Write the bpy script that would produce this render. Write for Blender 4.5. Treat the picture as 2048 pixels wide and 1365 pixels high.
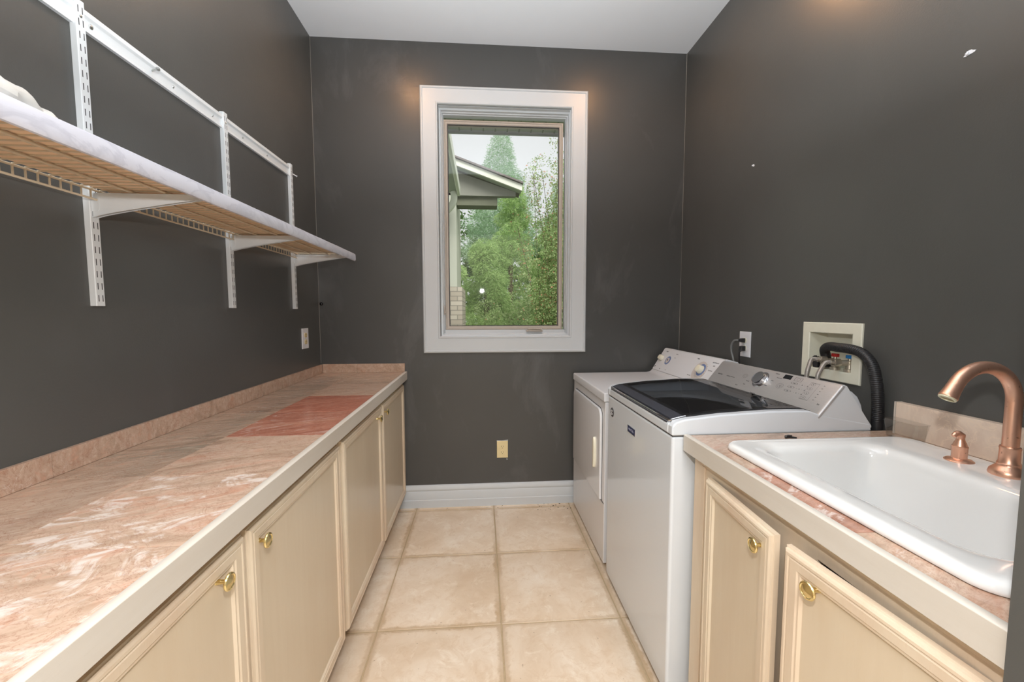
import bpy, math, random
from mathutils import Vector, Matrix, noise
import numpy as np

for o in list(bpy.data.objects): bpy.data.objects.remove(o)
S = bpy.context.scene
C = S.collection

# ------------------------------------------------------------------ camera
H = 1.3058
PITCH, YAW, ROLL = .0714, .0741, -.0014
def cam_matrix():
    f = Vector((math.sin(YAW)*math.cos(PITCH), math.cos(YAW)*math.cos(PITCH), -math.sin(PITCH)))
    r = Vector((math.cos(YAW), -math.sin(YAW), 0)); u = r.cross(f)
    r2 = r*math.cos(ROLL)+u*math.sin(ROLL); u2 = u*math.cos(ROLL)-r*math.sin(ROLL)
    m = Matrix((r2, u2, -f)).transposed().to_4x4(); m.translation = (0, 0, H); return m
cd = bpy.data.cameras.new('camera'); co = bpy.data.objects.new('camera', cd); C.objects.link(co)
co.matrix_world = cam_matrix()
cd.sensor_width = 36; cd.lens = 823.24/2048*36; cd.clip_start = .02; cd.clip_end = 200
S.camera = co

# ------------------------------------------------------------------ colour, sky
S.view_settings.view_transform = 'Standard'; S.view_settings.look = 'None'
S.view_settings.exposure = 0.13; S.view_settings.gamma = 1.0; S.view_settings.use_curve_mapping = False
W = bpy.data.worlds.new('overcast'); S.world = W; W.use_nodes = True
bg = W.node_tree.nodes['Background']; bg.inputs[0].default_value = (.97, .98, 1, 1); bg.inputs[1].default_value = .83

# ------------------------------------------------------------------ room sizes
XL, XR, D, CZ = -1.0284, 1.3443, 2.709, 2.976
CT = .914
YB = -2.2          # back of the hall behind the camera

# ------------------------------------------------------------------ lights
def light(name, kind, loc, energy, color=(1, 1, 1), size=.2, rot=(0, 0, 0), sy=None, spread=None, shape=None):
    l = bpy.data.lights.new(name, kind); l.energy = energy; l.color = color
    if kind == 'AREA':
        l.size = size
        if sy: l.shape = 'RECTANGLE'; l.size_y = sy
        if shape: l.shape = shape
        if spread: l.spread = spread
    elif kind in ('POINT', 'SPOT'): l.shadow_soft_size = size
    if kind == 'SPOT': l.spot_size = spread or 2.2; l.spot_blend = .8
    o = bpy.data.objects.new(name, l); C.objects.link(o); o.location = loc; o.rotation_euler = rot; return o
E_FLASH, E_BOUNCE, E_HALL_FILL, E_CAN = 30, 63, 66, 1.0
light('camera_flash', 'POINT', (.011, .0, 1.584), E_FLASH, (1, .99, .99), .022)
light('flash_bounced_up', 'AREA', (.05, .55, 1.9), E_BOUNCE, (.95, .98, 1), .5, (math.pi, 0, 0))
light('hall_fill_light', 'AREA', (.1, -1.2, 2.9), E_HALL_FILL, (.97, .985, 1), 1.4, (0, 0, 0), 1.2)  # soft fill added out of view behind the camera to even the lighting

light('tree_fill_sun', 'SUN', (0, 0, 12), 3.4, (1, .98, .95), rot=(math.radians(48), 0, math.radians(14)))  # added to brighten the trees; the sky itself is overcast
bpy.data.lights['tree_fill_sun'].angle = .6

# ------------------------------------------------------------------ mesh builder
class MB:
    def __init__(s): s.v = []; s.f = []; s.c = []; s.col = (1, 1, 1, 1)
    def add(s, vs, fs):
        b = len(s.v); s.v += [tuple(p) for p in vs]
        for f in fs: s.f.append(tuple(b+i for i in f)); s.c.append(s.col)
        return s
    def box(s, x0, x1, y0, y1, z0, z1):
        x0, x1 = min(x0, x1), max(x0, x1); y0, y1 = min(y0, y1), max(y0, y1); z0, z1 = min(z0, z1), max(z0, z1)
        v = [(x, y, z) for x in (x0, x1) for y in (y0, y1) for z in (z0, z1)]
        return s.add(v, [(0, 1, 3, 2), (4, 6, 7, 5), (0, 4, 5, 1), (2, 3, 7, 6), (0, 2, 6, 4), (1, 5, 7, 3)])
    def loft(s, rings, cap0=True, cap1=True, closed=True):
        n = len(rings[0]); v = [p for r in rings for p in r]; f = []
        for i in range(len(rings)-1):
            for j in range(n if closed else n-1):
                k = (j+1) % n; f.append((i*n+j, i*n+k, (i+1)*n+k, (i+1)*n+j))
        if cap0: f.append(tuple(reversed(range(n))))
        if cap1: f.append(tuple(range((len(rings)-1)*n, len(rings)*n)))
        return s.add(v, f)
    def prism(s, pts, axis, a, b):
        def P(p, t):
            return (t, p[0], p[1]) if axis == 'x' else (p[0], t, p[1]) if axis == 'y' else (p[0], p[1], t)
        return s.loft([[P(p, a) for p in pts], [P(p, b) for p in pts]])
    def tube(s, pts, r, n=12, cap=True, smooth=0):
        pts = [Vector(p) for p in pts]
        if smooth: pts = spline(pts, smooth)
        m = len(pts); R = r if isinstance(r, (list, tuple)) else [r]*m
        if len(R) != m: R = [R[min(len(R)-1, int(i*len(R)/m))] for i in range(m)]
        t = (pts[1]-pts[0]).normalized(); up = Vector((0, 0, 1)) if abs(t.z) < .9 else Vector((1, 0, 0))
        a = t.cross(up).normalized(); rings = []
        for i in range(m):
            t = (pts[min(i+1, m-1)]-pts[max(i-1, 0)]).normalized()
            a = (a-t*a.dot(t)).normalized(); b = t.cross(a)
            rings.append([pts[i]+(a*math.cos(2*math.pi*j/n)+b*math.sin(2*math.pi*j/n))*R[i] for j in range(n)])
        return s.loft(rings, cap, cap)
    def lathe(s, prof, c, axis=(0, 0, 1), n=32, sx=1, sy=1):
        ax = Vector(axis).normalized(); up = Vector((0, 0, 1)) if abs(ax.z) < .9 else Vector((0, 1, 0))
        a = up.cross(ax).normalized(); b = ax.cross(a); c = Vector(c)
        rings = [[c+ax*h+a*(r*sx*math.cos(2*math.pi*j/n))+b*(r*sy*math.sin(2*math.pi*j/n)) for j in range(n)] for r, h in prof]
        return s.loft(rings)
    def text(s, t, size, M):
        cu = bpy.data.curves.new('t', 'FONT'); cu.body = t; cu.size = size; cu.align_x = 'CENTER'; cu.align_y = 'CENTER'; cu.extrude = .0002; cu.resolution_u = 3
        o = bpy.data.objects.new('t', cu); C.objects.link(o)
        bpy.context.view_layer.update()
        me = bpy.data.meshes.new_from_object(o.evaluated_get(bpy.context.evaluated_depsgraph_get()))
        s.add([M @ v.co for v in me.vertices], [tuple(p.vertices) for p in me.polygons])
        bpy.data.objects.remove(o); bpy.data.meshes.remove(me); bpy.data.curves.remove(cu); return s

def spline(p, k):
    out = []; n = len(p)
    for i in range(n-1):
        a, b, c, d = p[max(i-1, 0)], p[i], p[i+1], p[min(i+2, n-1)]
        for j in range(k):
            t = j/k
            out.append(.5*((2*b)+(c-a)*t+(2*a-5*b+4*c-d)*t*t+(3*b-3*c+d-a)*t**3))
    out.append(p[-1]); return out

def root_loc(p):
    v = Vector((0, 0, 0))
    while p: v += p.location; p = p.parent
    return v
def obj(name, mb, mat, parent=None, bevel=0, seg=2, loc=None, ang=35, recalc=True):
    off = Vector(loc) if loc is not None else root_loc(parent)
    me = bpy.data.meshes.new(name)
    me.from_pydata([tuple(Vector(p)-off) for p in mb.v], [], mb.f)
    if recalc:
        import bmesh
        b = bmesh.new(); b.from_mesh(me); bmesh.ops.recalc_face_normals(b, faces=b.faces[:]); b.to_mesh(me); b.free()
    if any(c != (1, 1, 1, 1) for c in mb.c):
        at = me.attributes.new('tint', 'FLOAT_COLOR', 'FACE')
        at.data.foreach_set('color', [x for c in mb.c for x in c])
    for p in me.polygons: p.use_smooth = True
    me.set_sharp_from_angle(angle=math.radians(ang))
    mats = mat if isinstance(mat, (list, tuple)) else [mat]
    for m in mats: me.materials.append(m)
    o = bpy.data.objects.new(name, me); C.objects.link(o)
    if parent: o.parent = parent
    elif loc is not None: o.location = loc
    if bevel:
        md = o.modifiers.new('bevel', 'BEVEL'); md.width = bevel; md.segments = seg; md.limit_method = 'ANGLE'; md.angle_limit = math.radians(40); md.harden_normals = True
    return o
def tag(o, label, cat, group=None, kind=None):
    o['label'] = label; o['category'] = cat
    if group: o['group'] = group
    if kind: o['kind'] = kind
    return o
def thing(name, label, cat, loc, group=None):
    o = bpy.data.objects.new(name, None); o.empty_display_size = .05; C.objects.link(o); o.location = loc
    return tag(o, label, cat, group)
def struct(name, mb, mat, parent=None, **k):
    o = obj(name, mb, mat, parent, **k)
    if not parent: o['kind'] = 'structure'
    return o
def dup(r, loc, label):
    n = r.copy(); C.objects.link(n); n.location = loc; n['label'] = label
    for c in list(r.children):
        d = c.copy(); C.objects.link(d); d.parent = n
        for e in list(c.children):
            g = e.copy(); C.objects.link(g); g.parent = d
    return n

# ------------------------------------------------------------------ materials
def srgb(r, g, b):
    f = lambda c: (c/255/12.92) if c/255 <= .04045 else ((c/255+.055)/1.055)**2.4
    return (f(r), f(g), f(b), 1)
class NT:
    def __init__(s, name):
        s.m = bpy.data.materials.new(name); s.m.use_nodes = True; s.t = s.m.node_tree; s.b = s.t.nodes['Principled BSDF']
    def n(s, ty, **k):
        x = s.t.nodes.new(ty)
        for a, b in k.items():
            if a.startswith('i_'):
                key = a[2:].replace('_', ' ')
                x.inputs[key if key in x.inputs else int(key) if key.isdigit() else key].default_value = b
            else: setattr(x, a, b)
        return x
    def l(s, a, b): s.t.links.new(a, b)
    def co(s, scale=(1, 1, 1), rot=(0, 0, 0), add=None):
        t = s.n('ShaderNodeTexCoord'); m = s.n('ShaderNodeMapping'); m.inputs['Scale'].default_value = scale
        if add is not None and any(rot):   # turn first, then stretch along the turned axis
            a = s.n('ShaderNodeVectorMath', operation='ADD'); s.l(t.outputs['Object'], a.inputs[0]); s.l(add, a.inputs[1]); r = s.n('ShaderNodeMapping'); r.inputs['Rotation'].default_value = rot
            s.l(a.outputs[0], r.inputs[0]); s.l(r.outputs[0], m.inputs[0]); return m.outputs[0]
        m.inputs['Rotation'].default_value = rot
        if add is not None:
            a = s.n('ShaderNodeVectorMath', operation='ADD'); s.l(t.outputs['Object'], a.inputs[0]); s.l(add, a.inputs[1]); s.l(a.outputs[0], m.inputs[0])
        else: s.l(t.outputs['Object'], m.inputs[0])
        return m.outputs[0]
    def noise(s, vec, scale, detail=4, rough=.55, dist=0):
        x = s.n('ShaderNodeTexNoise'); s.l(vec, x.inputs['Vector']); x.inputs['Scale'].default_value = scale; x.inputs['Detail'].default_value = detail
        x.inputs['Roughness'].default_value = rough; x.inputs['Distortion'].default_value = dist; return x.outputs[0]
    def ramp(s, fac, stops):
        x = s.n('ShaderNodeValToRGB'); s.l(fac, x.inputs[0]); e = x.color_ramp.elements
        while len(e) < len(stops): e.new(.5)
        for q, (p, c) in zip(e, stops): q.position = p; q.color = c if len(c) == 4 else (*c, 1)
        return x.outputs[0]
    def mix(s, fac, a, b, mode='MIX'):
        x = s.n('ShaderNodeMix', data_type='RGBA', blend_type=mode)
        for sock, val in ((x.inputs[0], fac), (x.inputs[6], a), (x.inputs[7], b)):
            if hasattr(val, 'node'): s.l(val, sock)
            else: sock.default_value = val
        return x.outputs[2]
    def math(s, op, a, b=0.0, c=None):
        x = s.n('ShaderNodeMath', operation=op)
        for i, v in enumerate((a, b) if c is None else (a, b, c)):
            if hasattr(v, 'node'): s.l(v, x.inputs[i])
            else: x.inputs[i].default_value = v
        return x.outputs[0]
    def bump(s, h, strength=.2, dist=.002):
        x = s.n('ShaderNodeBump'); x.inputs['Strength'].default_value = strength; x.inputs['Distance'].default_value = dist
        s.l(h, x.inputs['Height']); s.l(x.outputs[0], s.b.inputs['Normal'])
    def set(s, color=None, rough=.5, metal=0, coat=0, spec=.5):
        if color is not None:
            if hasattr(color, 'node'): s.l(color, s.b.inputs['Base Color'])
            else: s.b.inputs['Base Color'].default_value = color
        if hasattr(rough, 'node'): s.l(rough, s.b.inputs['Roughness'])
        else: s.b.inputs['Roughness'].default_value = rough
        s.b.inputs['Metallic'].default_value = metal; s.b.inputs['Coat Weight'].default_value = coat; s.b.inputs['Specular IOR Level'].default_value = spec
        return s
def plain(name, color, rough=.5, metal=0, coat=0, spec=.5, var=.04, vs=30, bump=0):
    t = NT(name); c = t.noise(t.co(), vs, 3)
    dk = tuple(x*(1-var*2) for x in color[:3])+(1,); lt = tuple(min(1, x*(1+var)) for x in color[:3])+(1,)
    t.set(t.mix(c, dk, lt), rough, metal, coat, spec)
    if bump: t.bump(t.noise(t.co(), 400, 2), bump, .001)
    return t.m

def wall_mat(name, a, b, scuff=.0):
    t = NT(name); v = t.co()
    n1 = t.noise(v, 2.2, 5, .6, .3); col = t.mix(n1, a, b)
    sc = t.noise(t.co((1, 1, .45)), 3.1, 6, .65, .6); m = t.ramp(sc, [(.56, (0, 0, 0)), (.74, (1, 1, 1))])
    m = t.math('MULTIPLY', m, scuff)
    col = t.mix(m, col, srgb(112, 112, 114))
    r = t.math('MULTIPLY_ADD', t.noise(v, 5, 4), .14, .28)
    t.set(col, r, spec=.5)
    t.bump(t.noise(v, 190, 3, .6), .22, .0012)
    return t.m
M = {}
M['wall'] = wall_mat('black_eggshell_paint', srgb(76, 76, 74), srgb(85, 85, 82), .10)
M['wallb'] = wall_mat('black_eggshell_paint_scuffed', srgb(70, 70, 69), srgb(78, 78, 77), .40)
M['ceil'] = plain('ceiling_paint', srgb(232, 236, 241), .8, var=.01, vs=3)
M['hall'] = plain('hall_paint', srgb(205, 198, 186), .6, var=.01, vs=3)
M['white'] = plain('white_trim_paint', srgb(199, 203, 206), .35, var=.015, vs=8)
M['caulk'] = plain('caulk', srgb(150, 145, 138), .7)
M['rack'] = plain('white_powder_coat', srgb(224, 229, 232), .35, var=.01)
M['dark'] = plain('dark_slot', srgb(60, 60, 62), .7)
M['black'] = plain('black_rubber', srgb(38, 38, 40), .4)
M['screw'] = plain('zinc_screw', srgb(190, 192, 190), .3, 1)
M['wire'] = plain('almond_vinyl_wire', srgb(214, 200, 176), .4)
M['brass'] = plain('polished_brass', srgb(232, 214, 158), .17, 1, var=.02)
M['chrome'] = plain('chrome', srgb(225, 225, 228), .12, 1, var=.01)
M['ivory'] = plain('ivory_plastic', srgb(226, 208, 160), .35)
M['handle'] = plain('almond_plastic', srgb(236, 230, 208), .3)
M['plwhite'] = plain('white_plastic', srgb(228, 229, 233), .35)
M['boxp'] = plain('pale_cream_plastic', srgb(232, 230, 212), .4)
M['enamel'] = plain('appliance_enamel', srgb(220, 225, 230), .16, coat=.3, var=.01, vs=3)
M['dryer'] = plain('dryer_enamel', srgb(226, 226, 228), .2, coat=.2, var=.01, vs=3)
M['porc'] = plain('sink_porcelain', srgb(236, 236, 234), .07, coat=.5, var=.005, vs=3)
M['blue'] = plain('blue_plastic', srgb(20, 120, 190), .35)
M['red'] = plain('red_plastic', srgb(200, 40, 35), .35)
M['navy'] = plain('badge_navy', srgb(40, 48, 88), .3)
M['ring'] = plain('dial_blue', srgb(110, 130, 175), .4)
M['ringp'] = plain('dial_beige_pink', srgb(205, 196, 190), .4)
M['ink'] = plain('grey_ink', srgb(96, 94, 96), .5)
M['inkd'] = plain('dark_ink', srgb(45, 44, 48), .5)
M['taupe'] = plain('taupe_sash', srgb(176, 166, 155), .4)
M['bag'] = plain('white_film', srgb(212, 211, 206), .45)
M['grit'] = plain('dark_grit', srgb(70, 62, 50), .9)
M['lin'] = plain('shelf_liner_back', srgb(250, 220, 188), .6, var=.05, vs=14)

def marblefilm():
    t = NT('white_marble_film'); v = t.co((1, .5, 1))
    w = t.ramp(t.noise(v, 9, 6, .6, 1.5), [(.42, srgb(205, 207, 218)), (.5, srgb(192, 194, 206)), (.54, srgb(207, 209, 220))])
    t.set(w, .35); return t.m
M['film'] = marblefilm()

def brushed():
    t = NT('brushed_stainless'); v = t.co((40, 1.2, 40))
    n = t.noise(v, 30, 3); t.set(t.mix(n, srgb(186, 184, 184), srgb(208, 206, 205)), t.math('MULTIPLY_ADD', n, .12, .36), .55); return t.m
M['steel'] = brushed()
def copper():
    t = NT('brushed_copper'); n = t.noise(t.co((1, 1, .25)), 60, 5, .6)
    sp = t.ramp(t.noise(t.co(), 170, 3), [(.66, (0, 0, 0)), (.72, (1, 1, 1))])
    c = t.mix(n, srgb(232, 172, 142), srgb(246, 202, 176)); c = t.mix(t.math('MULTIPLY', sp, .6), c, srgb(120, 62, 45))
    t.set(c, t.math('MULTIPLY_ADD', n, .08, .30), .85); return t.m
M['copper'] = copper()
def braid():
    t = NT('braided_steel'); v = t.co()
    w = t.n('ShaderNodeTexWave'); w.inputs['Scale'].default_value = 160; w.bands_direction = 'DIAGONAL'; t.l(v, w.inputs['Vector'])
    t.set(t.mix(w.outputs[1], srgb(140, 134, 128), srgb(215, 208, 200)), .35, .6); t.bump(w.outputs[1], .6, .001); return t.m
M['braid'] = braid()

def glass(name, tint, gloss=1.0, ior=1.5):
    m = bpy.data.materials.new(name); m.use_nodes = True; t = m.node_tree; t.nodes.clear()
    o = t.nodes.new('ShaderNodeOutputMaterial'); a = t.nodes.new('ShaderNodeBsdfTransparent'); b = t.nodes.new('ShaderNodeBsdfGlossy')
    f = t.nodes.new('ShaderNodeFresnel'); x = t.nodes.new('ShaderNodeMixShader'); mu = t.nodes.new('ShaderNodeMath'); mu.operation = 'MULTIPLY'
    a.inputs[0].default_value = tint; b.inputs['Roughness'].default_value = .02; f.inputs[0].default_value = ior; mu.inputs[1].default_value = gloss; mu.use_clamp = True
    g = t.nodes.new('ShaderNodeNewGeometry'); iv = t.nodes.new('ShaderNodeMath'); iv.operation = 'SUBTRACT'; iv.inputs[0].default_value = 1; t.links.new(g.outputs['Backfacing'], iv.inputs[1]); m2 = t.nodes.new('ShaderNodeMath'); m2.operation = 'MULTIPLY'   # the pane reflects at its outer faces
    t.links.new(f.outputs[0], mu.inputs[0]); t.links.new(mu.outputs[0], m2.inputs[0]); t.links.new(iv.outputs[0], m2.inputs[1]); t.links.new(m2.outputs[0], x.inputs[0]); t.links.new(a.outputs[0], x.inputs[1]); t.links.new(b.outputs[0], x.inputs[2]); t.links.new(x.outputs[0], o.inputs[0])
    return m
M['glass'] = glass('window_glass', (.95, .96, .95, 1), .95)
M['tint'] = glass('smoked_glass', (.62, .63, .65, 1), 1.0)
M['clear'] = glass('clear_plastic', (.93, .93, .925, 1), 1.6, 1.5)
M['lidblack'] = plain('black_glass', srgb(28, 29, 32), .06, spec=.7, var=.0)
M['lidslate'] = plain('slate_glass_band', srgb(66, 68, 76), .16, spec=.6, var=.08, vs=60)
M['drum'] = plain('drum_grey', srgb(180, 182, 180), .4)

def wood(name, a, b, groove, axis, rough=.42):
    t = NT(name)
    sc = {'z': (9, 9, .6), 'y': (9, .6, 9)}[axis]
    n = t.noise(t.co(sc), 6, 6, .62, .5); big = t.noise(t.co(tuple(x*.12+.3 for x in sc)), 4, 3)
    fine = t.noise(t.co(tuple(x*3 for x in sc)), 14, 3, .7)
    c = t.mix(n, a, b); c = t.mix(t.ramp(big, [(.35, (0, 0, 0)), (.8, (.55, .55, .55))]), c, groove)
    c = t.mix(t.ramp(fine, [(.6, (0, 0, 0)), (.8, (.35, .35, .35))]), c, groove)
    t.set(c, rough); t.bump(fine, .12, .0006); return t.m
M['panel'] = wood('maple_panel', srgb(208, 192, 167), srgb(216, 202, 179), srgb(200, 177, 147), 'z', .3)
M['frame'] = wood('pickled_maple_frame', srgb(214, 198, 172), srgb(224, 211, 190), srgb(198, 162, 134), 'z')
M['framey'] = wood('pickled_maple_rail', srgb(213, 198, 171), srgb(223, 210, 186), srgb(198, 166, 136), 'y')
M['trimw'] = wood('whitewashed_edge', srgb(204, 197, 186), srgb(214, 209, 200), srgb(188, 176, 160), 'y')
M['inside'] = plain('cabinet_inside', srgb(52, 48, 44), .8)
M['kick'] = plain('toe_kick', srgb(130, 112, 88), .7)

def stone(name, light=False):
    t = NT(name); at = t.n('ShaderNodeAttribute', attribute_name='tint')
    sep = t.n('ShaderNodeSeparateColor'); t.l(at.outputs['Color'], sep.inputs[0])
    sc = t.n('ShaderNodeVectorMath', operation='SCALE'); t.l(at.outputs['Color'], sc.inputs[0]); sc.inputs['Scale'].default_value = 9
    v = t.co((1.2, 3.8, 3), (0, 0, -.42), sc.outputs[0]); v2 = t.co((3.2, 3.2, 3.2), (0, 0, 0), sc.outputs[0])
    n1 = t.noise(v, 2.4, 8, .62, 1.6); n2 = t.noise(v2, 3.5, 9, .7, 2.2); n3 = t.noise(v, 1.1, 5, .6, 2.5)
    fib = t.noise(t.co((4, 24, 10), (0, 0, -.45), sc.outputs[0]), 3.2, 6, .7, 1.2)
    base = t.ramp(n1, [(.25, srgb(164, 138, 118)), (.42, srgb(200, 172, 148)), (.53, srgb(212, 183, 160)), (.63, srgb(206, 162, 136)), (.76, srgb(222, 202, 182))])
    grey = t.ramp(n1, [(.3, srgb(138, 120, 102)), (.48, srgb(188, 162, 140)), (.6, srgb(156, 142, 124)), (.75, srgb(206, 184, 160))])
    red = t.ramp(n1, [(.25, srgb(150, 82, 64)), (.5, srgb(182, 110, 88)), (.7, srgb(198, 136, 112))])
    c = t.mix(sep.outputs['Green'], base, grey); c = t.mix(sep.outputs['Blue'], c, red)
    c = t.mix(t.math('MULTIPLY', t.ramp(fib, [(.5, (0, 0, 0)), (.68, (1, 1, 1))]), .38), c, srgb(160, 126, 102))
    c = t.mix(t.math('MULTIPLY', t.ramp(fib, [(.34, (1, 1, 1)), (.46, (0, 0, 0))]), .25), c, srgb(240, 220, 200))
    c = t.mix(t.math('MULTIPLY', t.ramp(n2, [(.55, (0, 0, 0)), (.67, (1, 1, 1))]), .30), c, srgb(218, 152, 120))
    # dark hairline veins
    vo = t.math('ABSOLUTE', t.math('SUBTRACT', n2, .48)); c = t.mix(t.ramp(vo, [(0, (.55, .55, .55)), (.012, (0, 0, 0))]), c, srgb(150, 92, 66))
    # crack network
    vc = t.math('ABSOLUTE', t.math('SUBTRACT', t.noise(v2, 1.5, 7, .75, 2.5), .5)); c = t.mix(t.ramp(vc, [(0, (.6, .6, .6)), (.006, (0, 0, 0))]), c, srgb(138, 84, 62))
    # white calcite: strength is each tile's own (alpha)
    wv = t.math('ABSOLUTE', t.math('SUBTRACT', n3, .5)); w = t.ramp(t.math('DIVIDE', wv, t.math('POWER', t.math('ADD', at.outputs['Alpha'], .05), 2.0)), [(.0, (1, 1, 1)), (.016, (.85, .85, .85)), (.055, (0, 0, 0))])
    brk = t.ramp(t.noise(v2, 2.2, 7, .7, 1.5), [(.46, (0, 0, 0)), (.54, (1, 1, 1))])
    c = t.mix(t.math('MULTIPLY', t.math('MULTIPLY', w, brk), t.math('MULTIPLY', at.outputs['Alpha'], .68)), c, srgb(246, 238, 230))
    c = t.mix(1.0, c, (.88, .88, .89, 1), 'MULTIPLY')
    t.set(c, t.math('MULTIPLY_ADD', n2, .12, .12)); return t.m
M['stone'] = stone('rose_marble')
def emper():
    t = NT('beige_emperador'); v = t.co((1, 1, 1)); n = t.noise(v, 9, 6, .6, 1)
    c = t.ramp(n, [(.3, srgb(206, 184, 166)), (.6, srgb(224, 206, 188))])
    a = t.math('ABSOLUTE', t.math('SUBTRACT', t.noise(v, 13, 5, .6, 1.6), .5)); c = t.mix(t.ramp(a, [(0, (.8, .8, .8)), (.03, (0, 0, 0))]), c, srgb(228, 208, 186))
    t.set(c, .3); return t.m
M['emper'] = emper()

FX, FY, FP = .075, 2.143, .51
def floor_mat():
    t = NT('travertine_look_tile'); tc = t.n('ShaderNodeTexCoord'); sp = t.n('ShaderNodeSeparateXYZ'); t.l(tc.outputs['Object'], sp.inputs[0]); v = t.co()
    n = t.noise(v, 3, 8, .62, .6); c = t.ramp(n, [(.3, srgb(213, 190, 163)), (.5, srgb(225, 206, 183)), (.7, srgb(237, 224, 207))])
    c = t.mix(t.math('MULTIPLY', t.ramp(t.noise(v, 16, 8, .75, 1.2), [(.5, (0, 0, 0)), (.62, (1, 1, 1))]), .38), c, srgb(208, 180, 148)); c = t.mix(t.math('MULTIPLY', t.ramp(t.noise(v, 9, 8, .75, .8), [(.54, (0, 0, 0)), (.66, (1, 1, 1))]), .5), c, srgb(246, 236, 220))
    wob = t.math('MULTIPLY_ADD', t.noise(v, 26, 5, .7), .036, -.018)
    def band(ax, o):
        f = t.math('FRACT', t.math('ADD', t.math('DIVIDE', t.math('SUBTRACT', sp.outputs[ax], o), FP), .5))
        return t.math('MULTIPLY', t.math('ABSOLUTE', t.math('SUBTRACT', f, .5)), FP)
    dx, dy = band('X', FX), band('Y', FY)
    pres = t.ramp(t.noise(v, 2.3, 3), [(.38, (.1, .1, .1)), (.6, (1, 1, 1))])
    st = t.ramp(t.math('ADD', t.math('MINIMUM', t.math('MULTIPLY', dx, .8), dy), wob), [(.011, (1, 1, 1)), (.02, (0, 0, 0))])
    c = t.mix(t.math('MULTIPLY', t.math('MULTIPLY', st, pres), .72), c, srgb(176, 146, 108))
    e = t.ramp(t.math('MINIMUM', dx, dy), [(.004, (1, 1, 1)), (.009, (0, 0, 0))]); c = t.mix(t.math('MULTIPLY', e, .25), c, srgb(190, 168, 138))
    pit = t.ramp(t.noise(v, 60, 3, .6), [(.70, (0, 0, 0)), (.72, (1, 1, 1))]); c = t.mix(t.math('MULTIPLY', pit, .6), c, srgb(130, 100, 74))
    t.set(c, t.math('MULTIPLY_ADD', n, .15, .38)); t.bump(t.noise(v, 60, 4), .1, .0008); return t.m
M['floor'] = floor_mat()
M['grout'] = plain('grout', srgb(186, 166, 134), .9, var=.1, vs=80)

# ------------------------------------------------------------------ room shell
WT = .16
def wall_holed(name, axis, p0, p1, a0, a1, z0, z1, holes, mat, skip=False):
    """a wall slab from p0 to p1 across `axis`, spanning a0..a1 and z0..z1, with rectangular holes (a,b,za,zb)"""
    mb = MB(); As = sorted({a0, a1, *[h[i] for h in holes for i in (0, 1)]}); Zs = sorted({z0, z1, *[h[i] for h in holes for i in (2, 3)]})
    for i in range(len(As)-1):
        for j in range(len(Zs)-1):
            ca, cz = (As[i]+As[i+1])/2, (Zs[j]+Zs[j+1])/2
            if any(h[0] < ca < h[1] and h[2] < cz < h[3] for h in holes): continue
            if axis == 'y': mb.box(As[i], As[i+1], p0, p1, Zs[j], Zs[j+1])
            else: mb.box(p0, p1, As[i], As[i+1], Zs[j], Zs[j+1])
    return struct(name, mb, mat, recalc=False)
WX0, WX1, WZ0, WZ1 = -.262, .588, 1.142, 2.602     # window rough opening inside the casing
wall_holed('wall_back', 'y', D, D+WT, XL-.2, XR+.2, 0, CZ, [(WX0, WX1, WZ0, WZ1)], M['wallb'])
BX = (1.388, 1.585, 1.078, 1.222)                   # recess of the laundry outlet box
wall_holed('wall_right', 'x', XR, XR+.12, .30, D, 0, CZ, [BX], M['wall'])
wall_holed('wall_left', 'x', XL-.12, XL, .16, D, 0, CZ, [], M['wall'])
mb = MB(); mb.prism([(.630, .30), (XR+.12, .30), (XR+.12, .4245), (.630, .4245)], 'z', 0, CZ); mb.box(XL, .630, .30, .4245, 2.25, CZ)
struct('wall_front', mb, M['wall'])
mb = MB(); mb.box(-1.9, -1.78, YB, .16, 0, CZ); struct('wall_hall_left', mb, M['hall'])
mb = MB(); mb.box(2.1, 2.22, YB, .30, 0, CZ); struct('wall_hall_right', mb, M['hall'])
mb = MB(); mb.box(-1.9, 2.22, YB-.12, YB, 0, CZ); struct('wall_hall_back', mb, M['hall'])
mb = MB(); mb.box(-1.9, XL-.12, .16, .28, 0, CZ); struct('wall_hall_near_left', mb, M['hall'])
mb = MB(); mb.box(XR+.12, 2.22, .30, .42, 0, CZ); struct('wall_hall_near_right', mb, M['hall'])
mb = MB(); mb.box(-1.9, 2.22, YB-.12, D+WT, CZ, CZ+.1); struct('ceiling', mb, M['ceil'])
# floor: grout bed and the tiles standing 3 mm proud, edges eased
mb = MB(); mb.box(-1.9, 2.22, YB-.12, D+WT, -.12, -.0035); fl = struct('floor', mb, M['grout'])
mb = MB(); g = .0028
for i in range(-4, 5):
    for j in range(-9, 2):
        x0, x1 = FX+i*FP+g, FX+(i+1)*FP-g; y0, y1 = FY+j*FP+g, FY+(j+1)*FP-g
        x0, x1, y1 = max(x0, -1.9), min(x1, 2.2), min(y1, D)
        if x1-x0 < .02 or y1-y0 < .02: continue
        r = [[(x0+e, y0+e, z), (x1-e, y0+e, z), (x1-e, y1-e, z), (x0+e, y1-e, z)] for e, z in ((0, -.0045), (.0, -.0022), (.0015, -.0006), (.005, 0))]
        mb.loft(r, False, True)
t_ = obj('tile_course', mb, M['floor'], fl)

# baseboard on the back wall between the cabinets and the dryer
mb = MB()
prof = [(D, 0), (D-.016, 0), (D-.017, .05), (D-.013, .053), (D-.014, .108), (D-.012, .112), (D-.016, .118), (D-.016, .128), (D-.009, .146), (D, .151)]
mb.loft([[(x, p[0], p[1]) for p in prof] for x in (-.60, 1.30)])
struct('baseboard_back', mb, M['white'])
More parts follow.
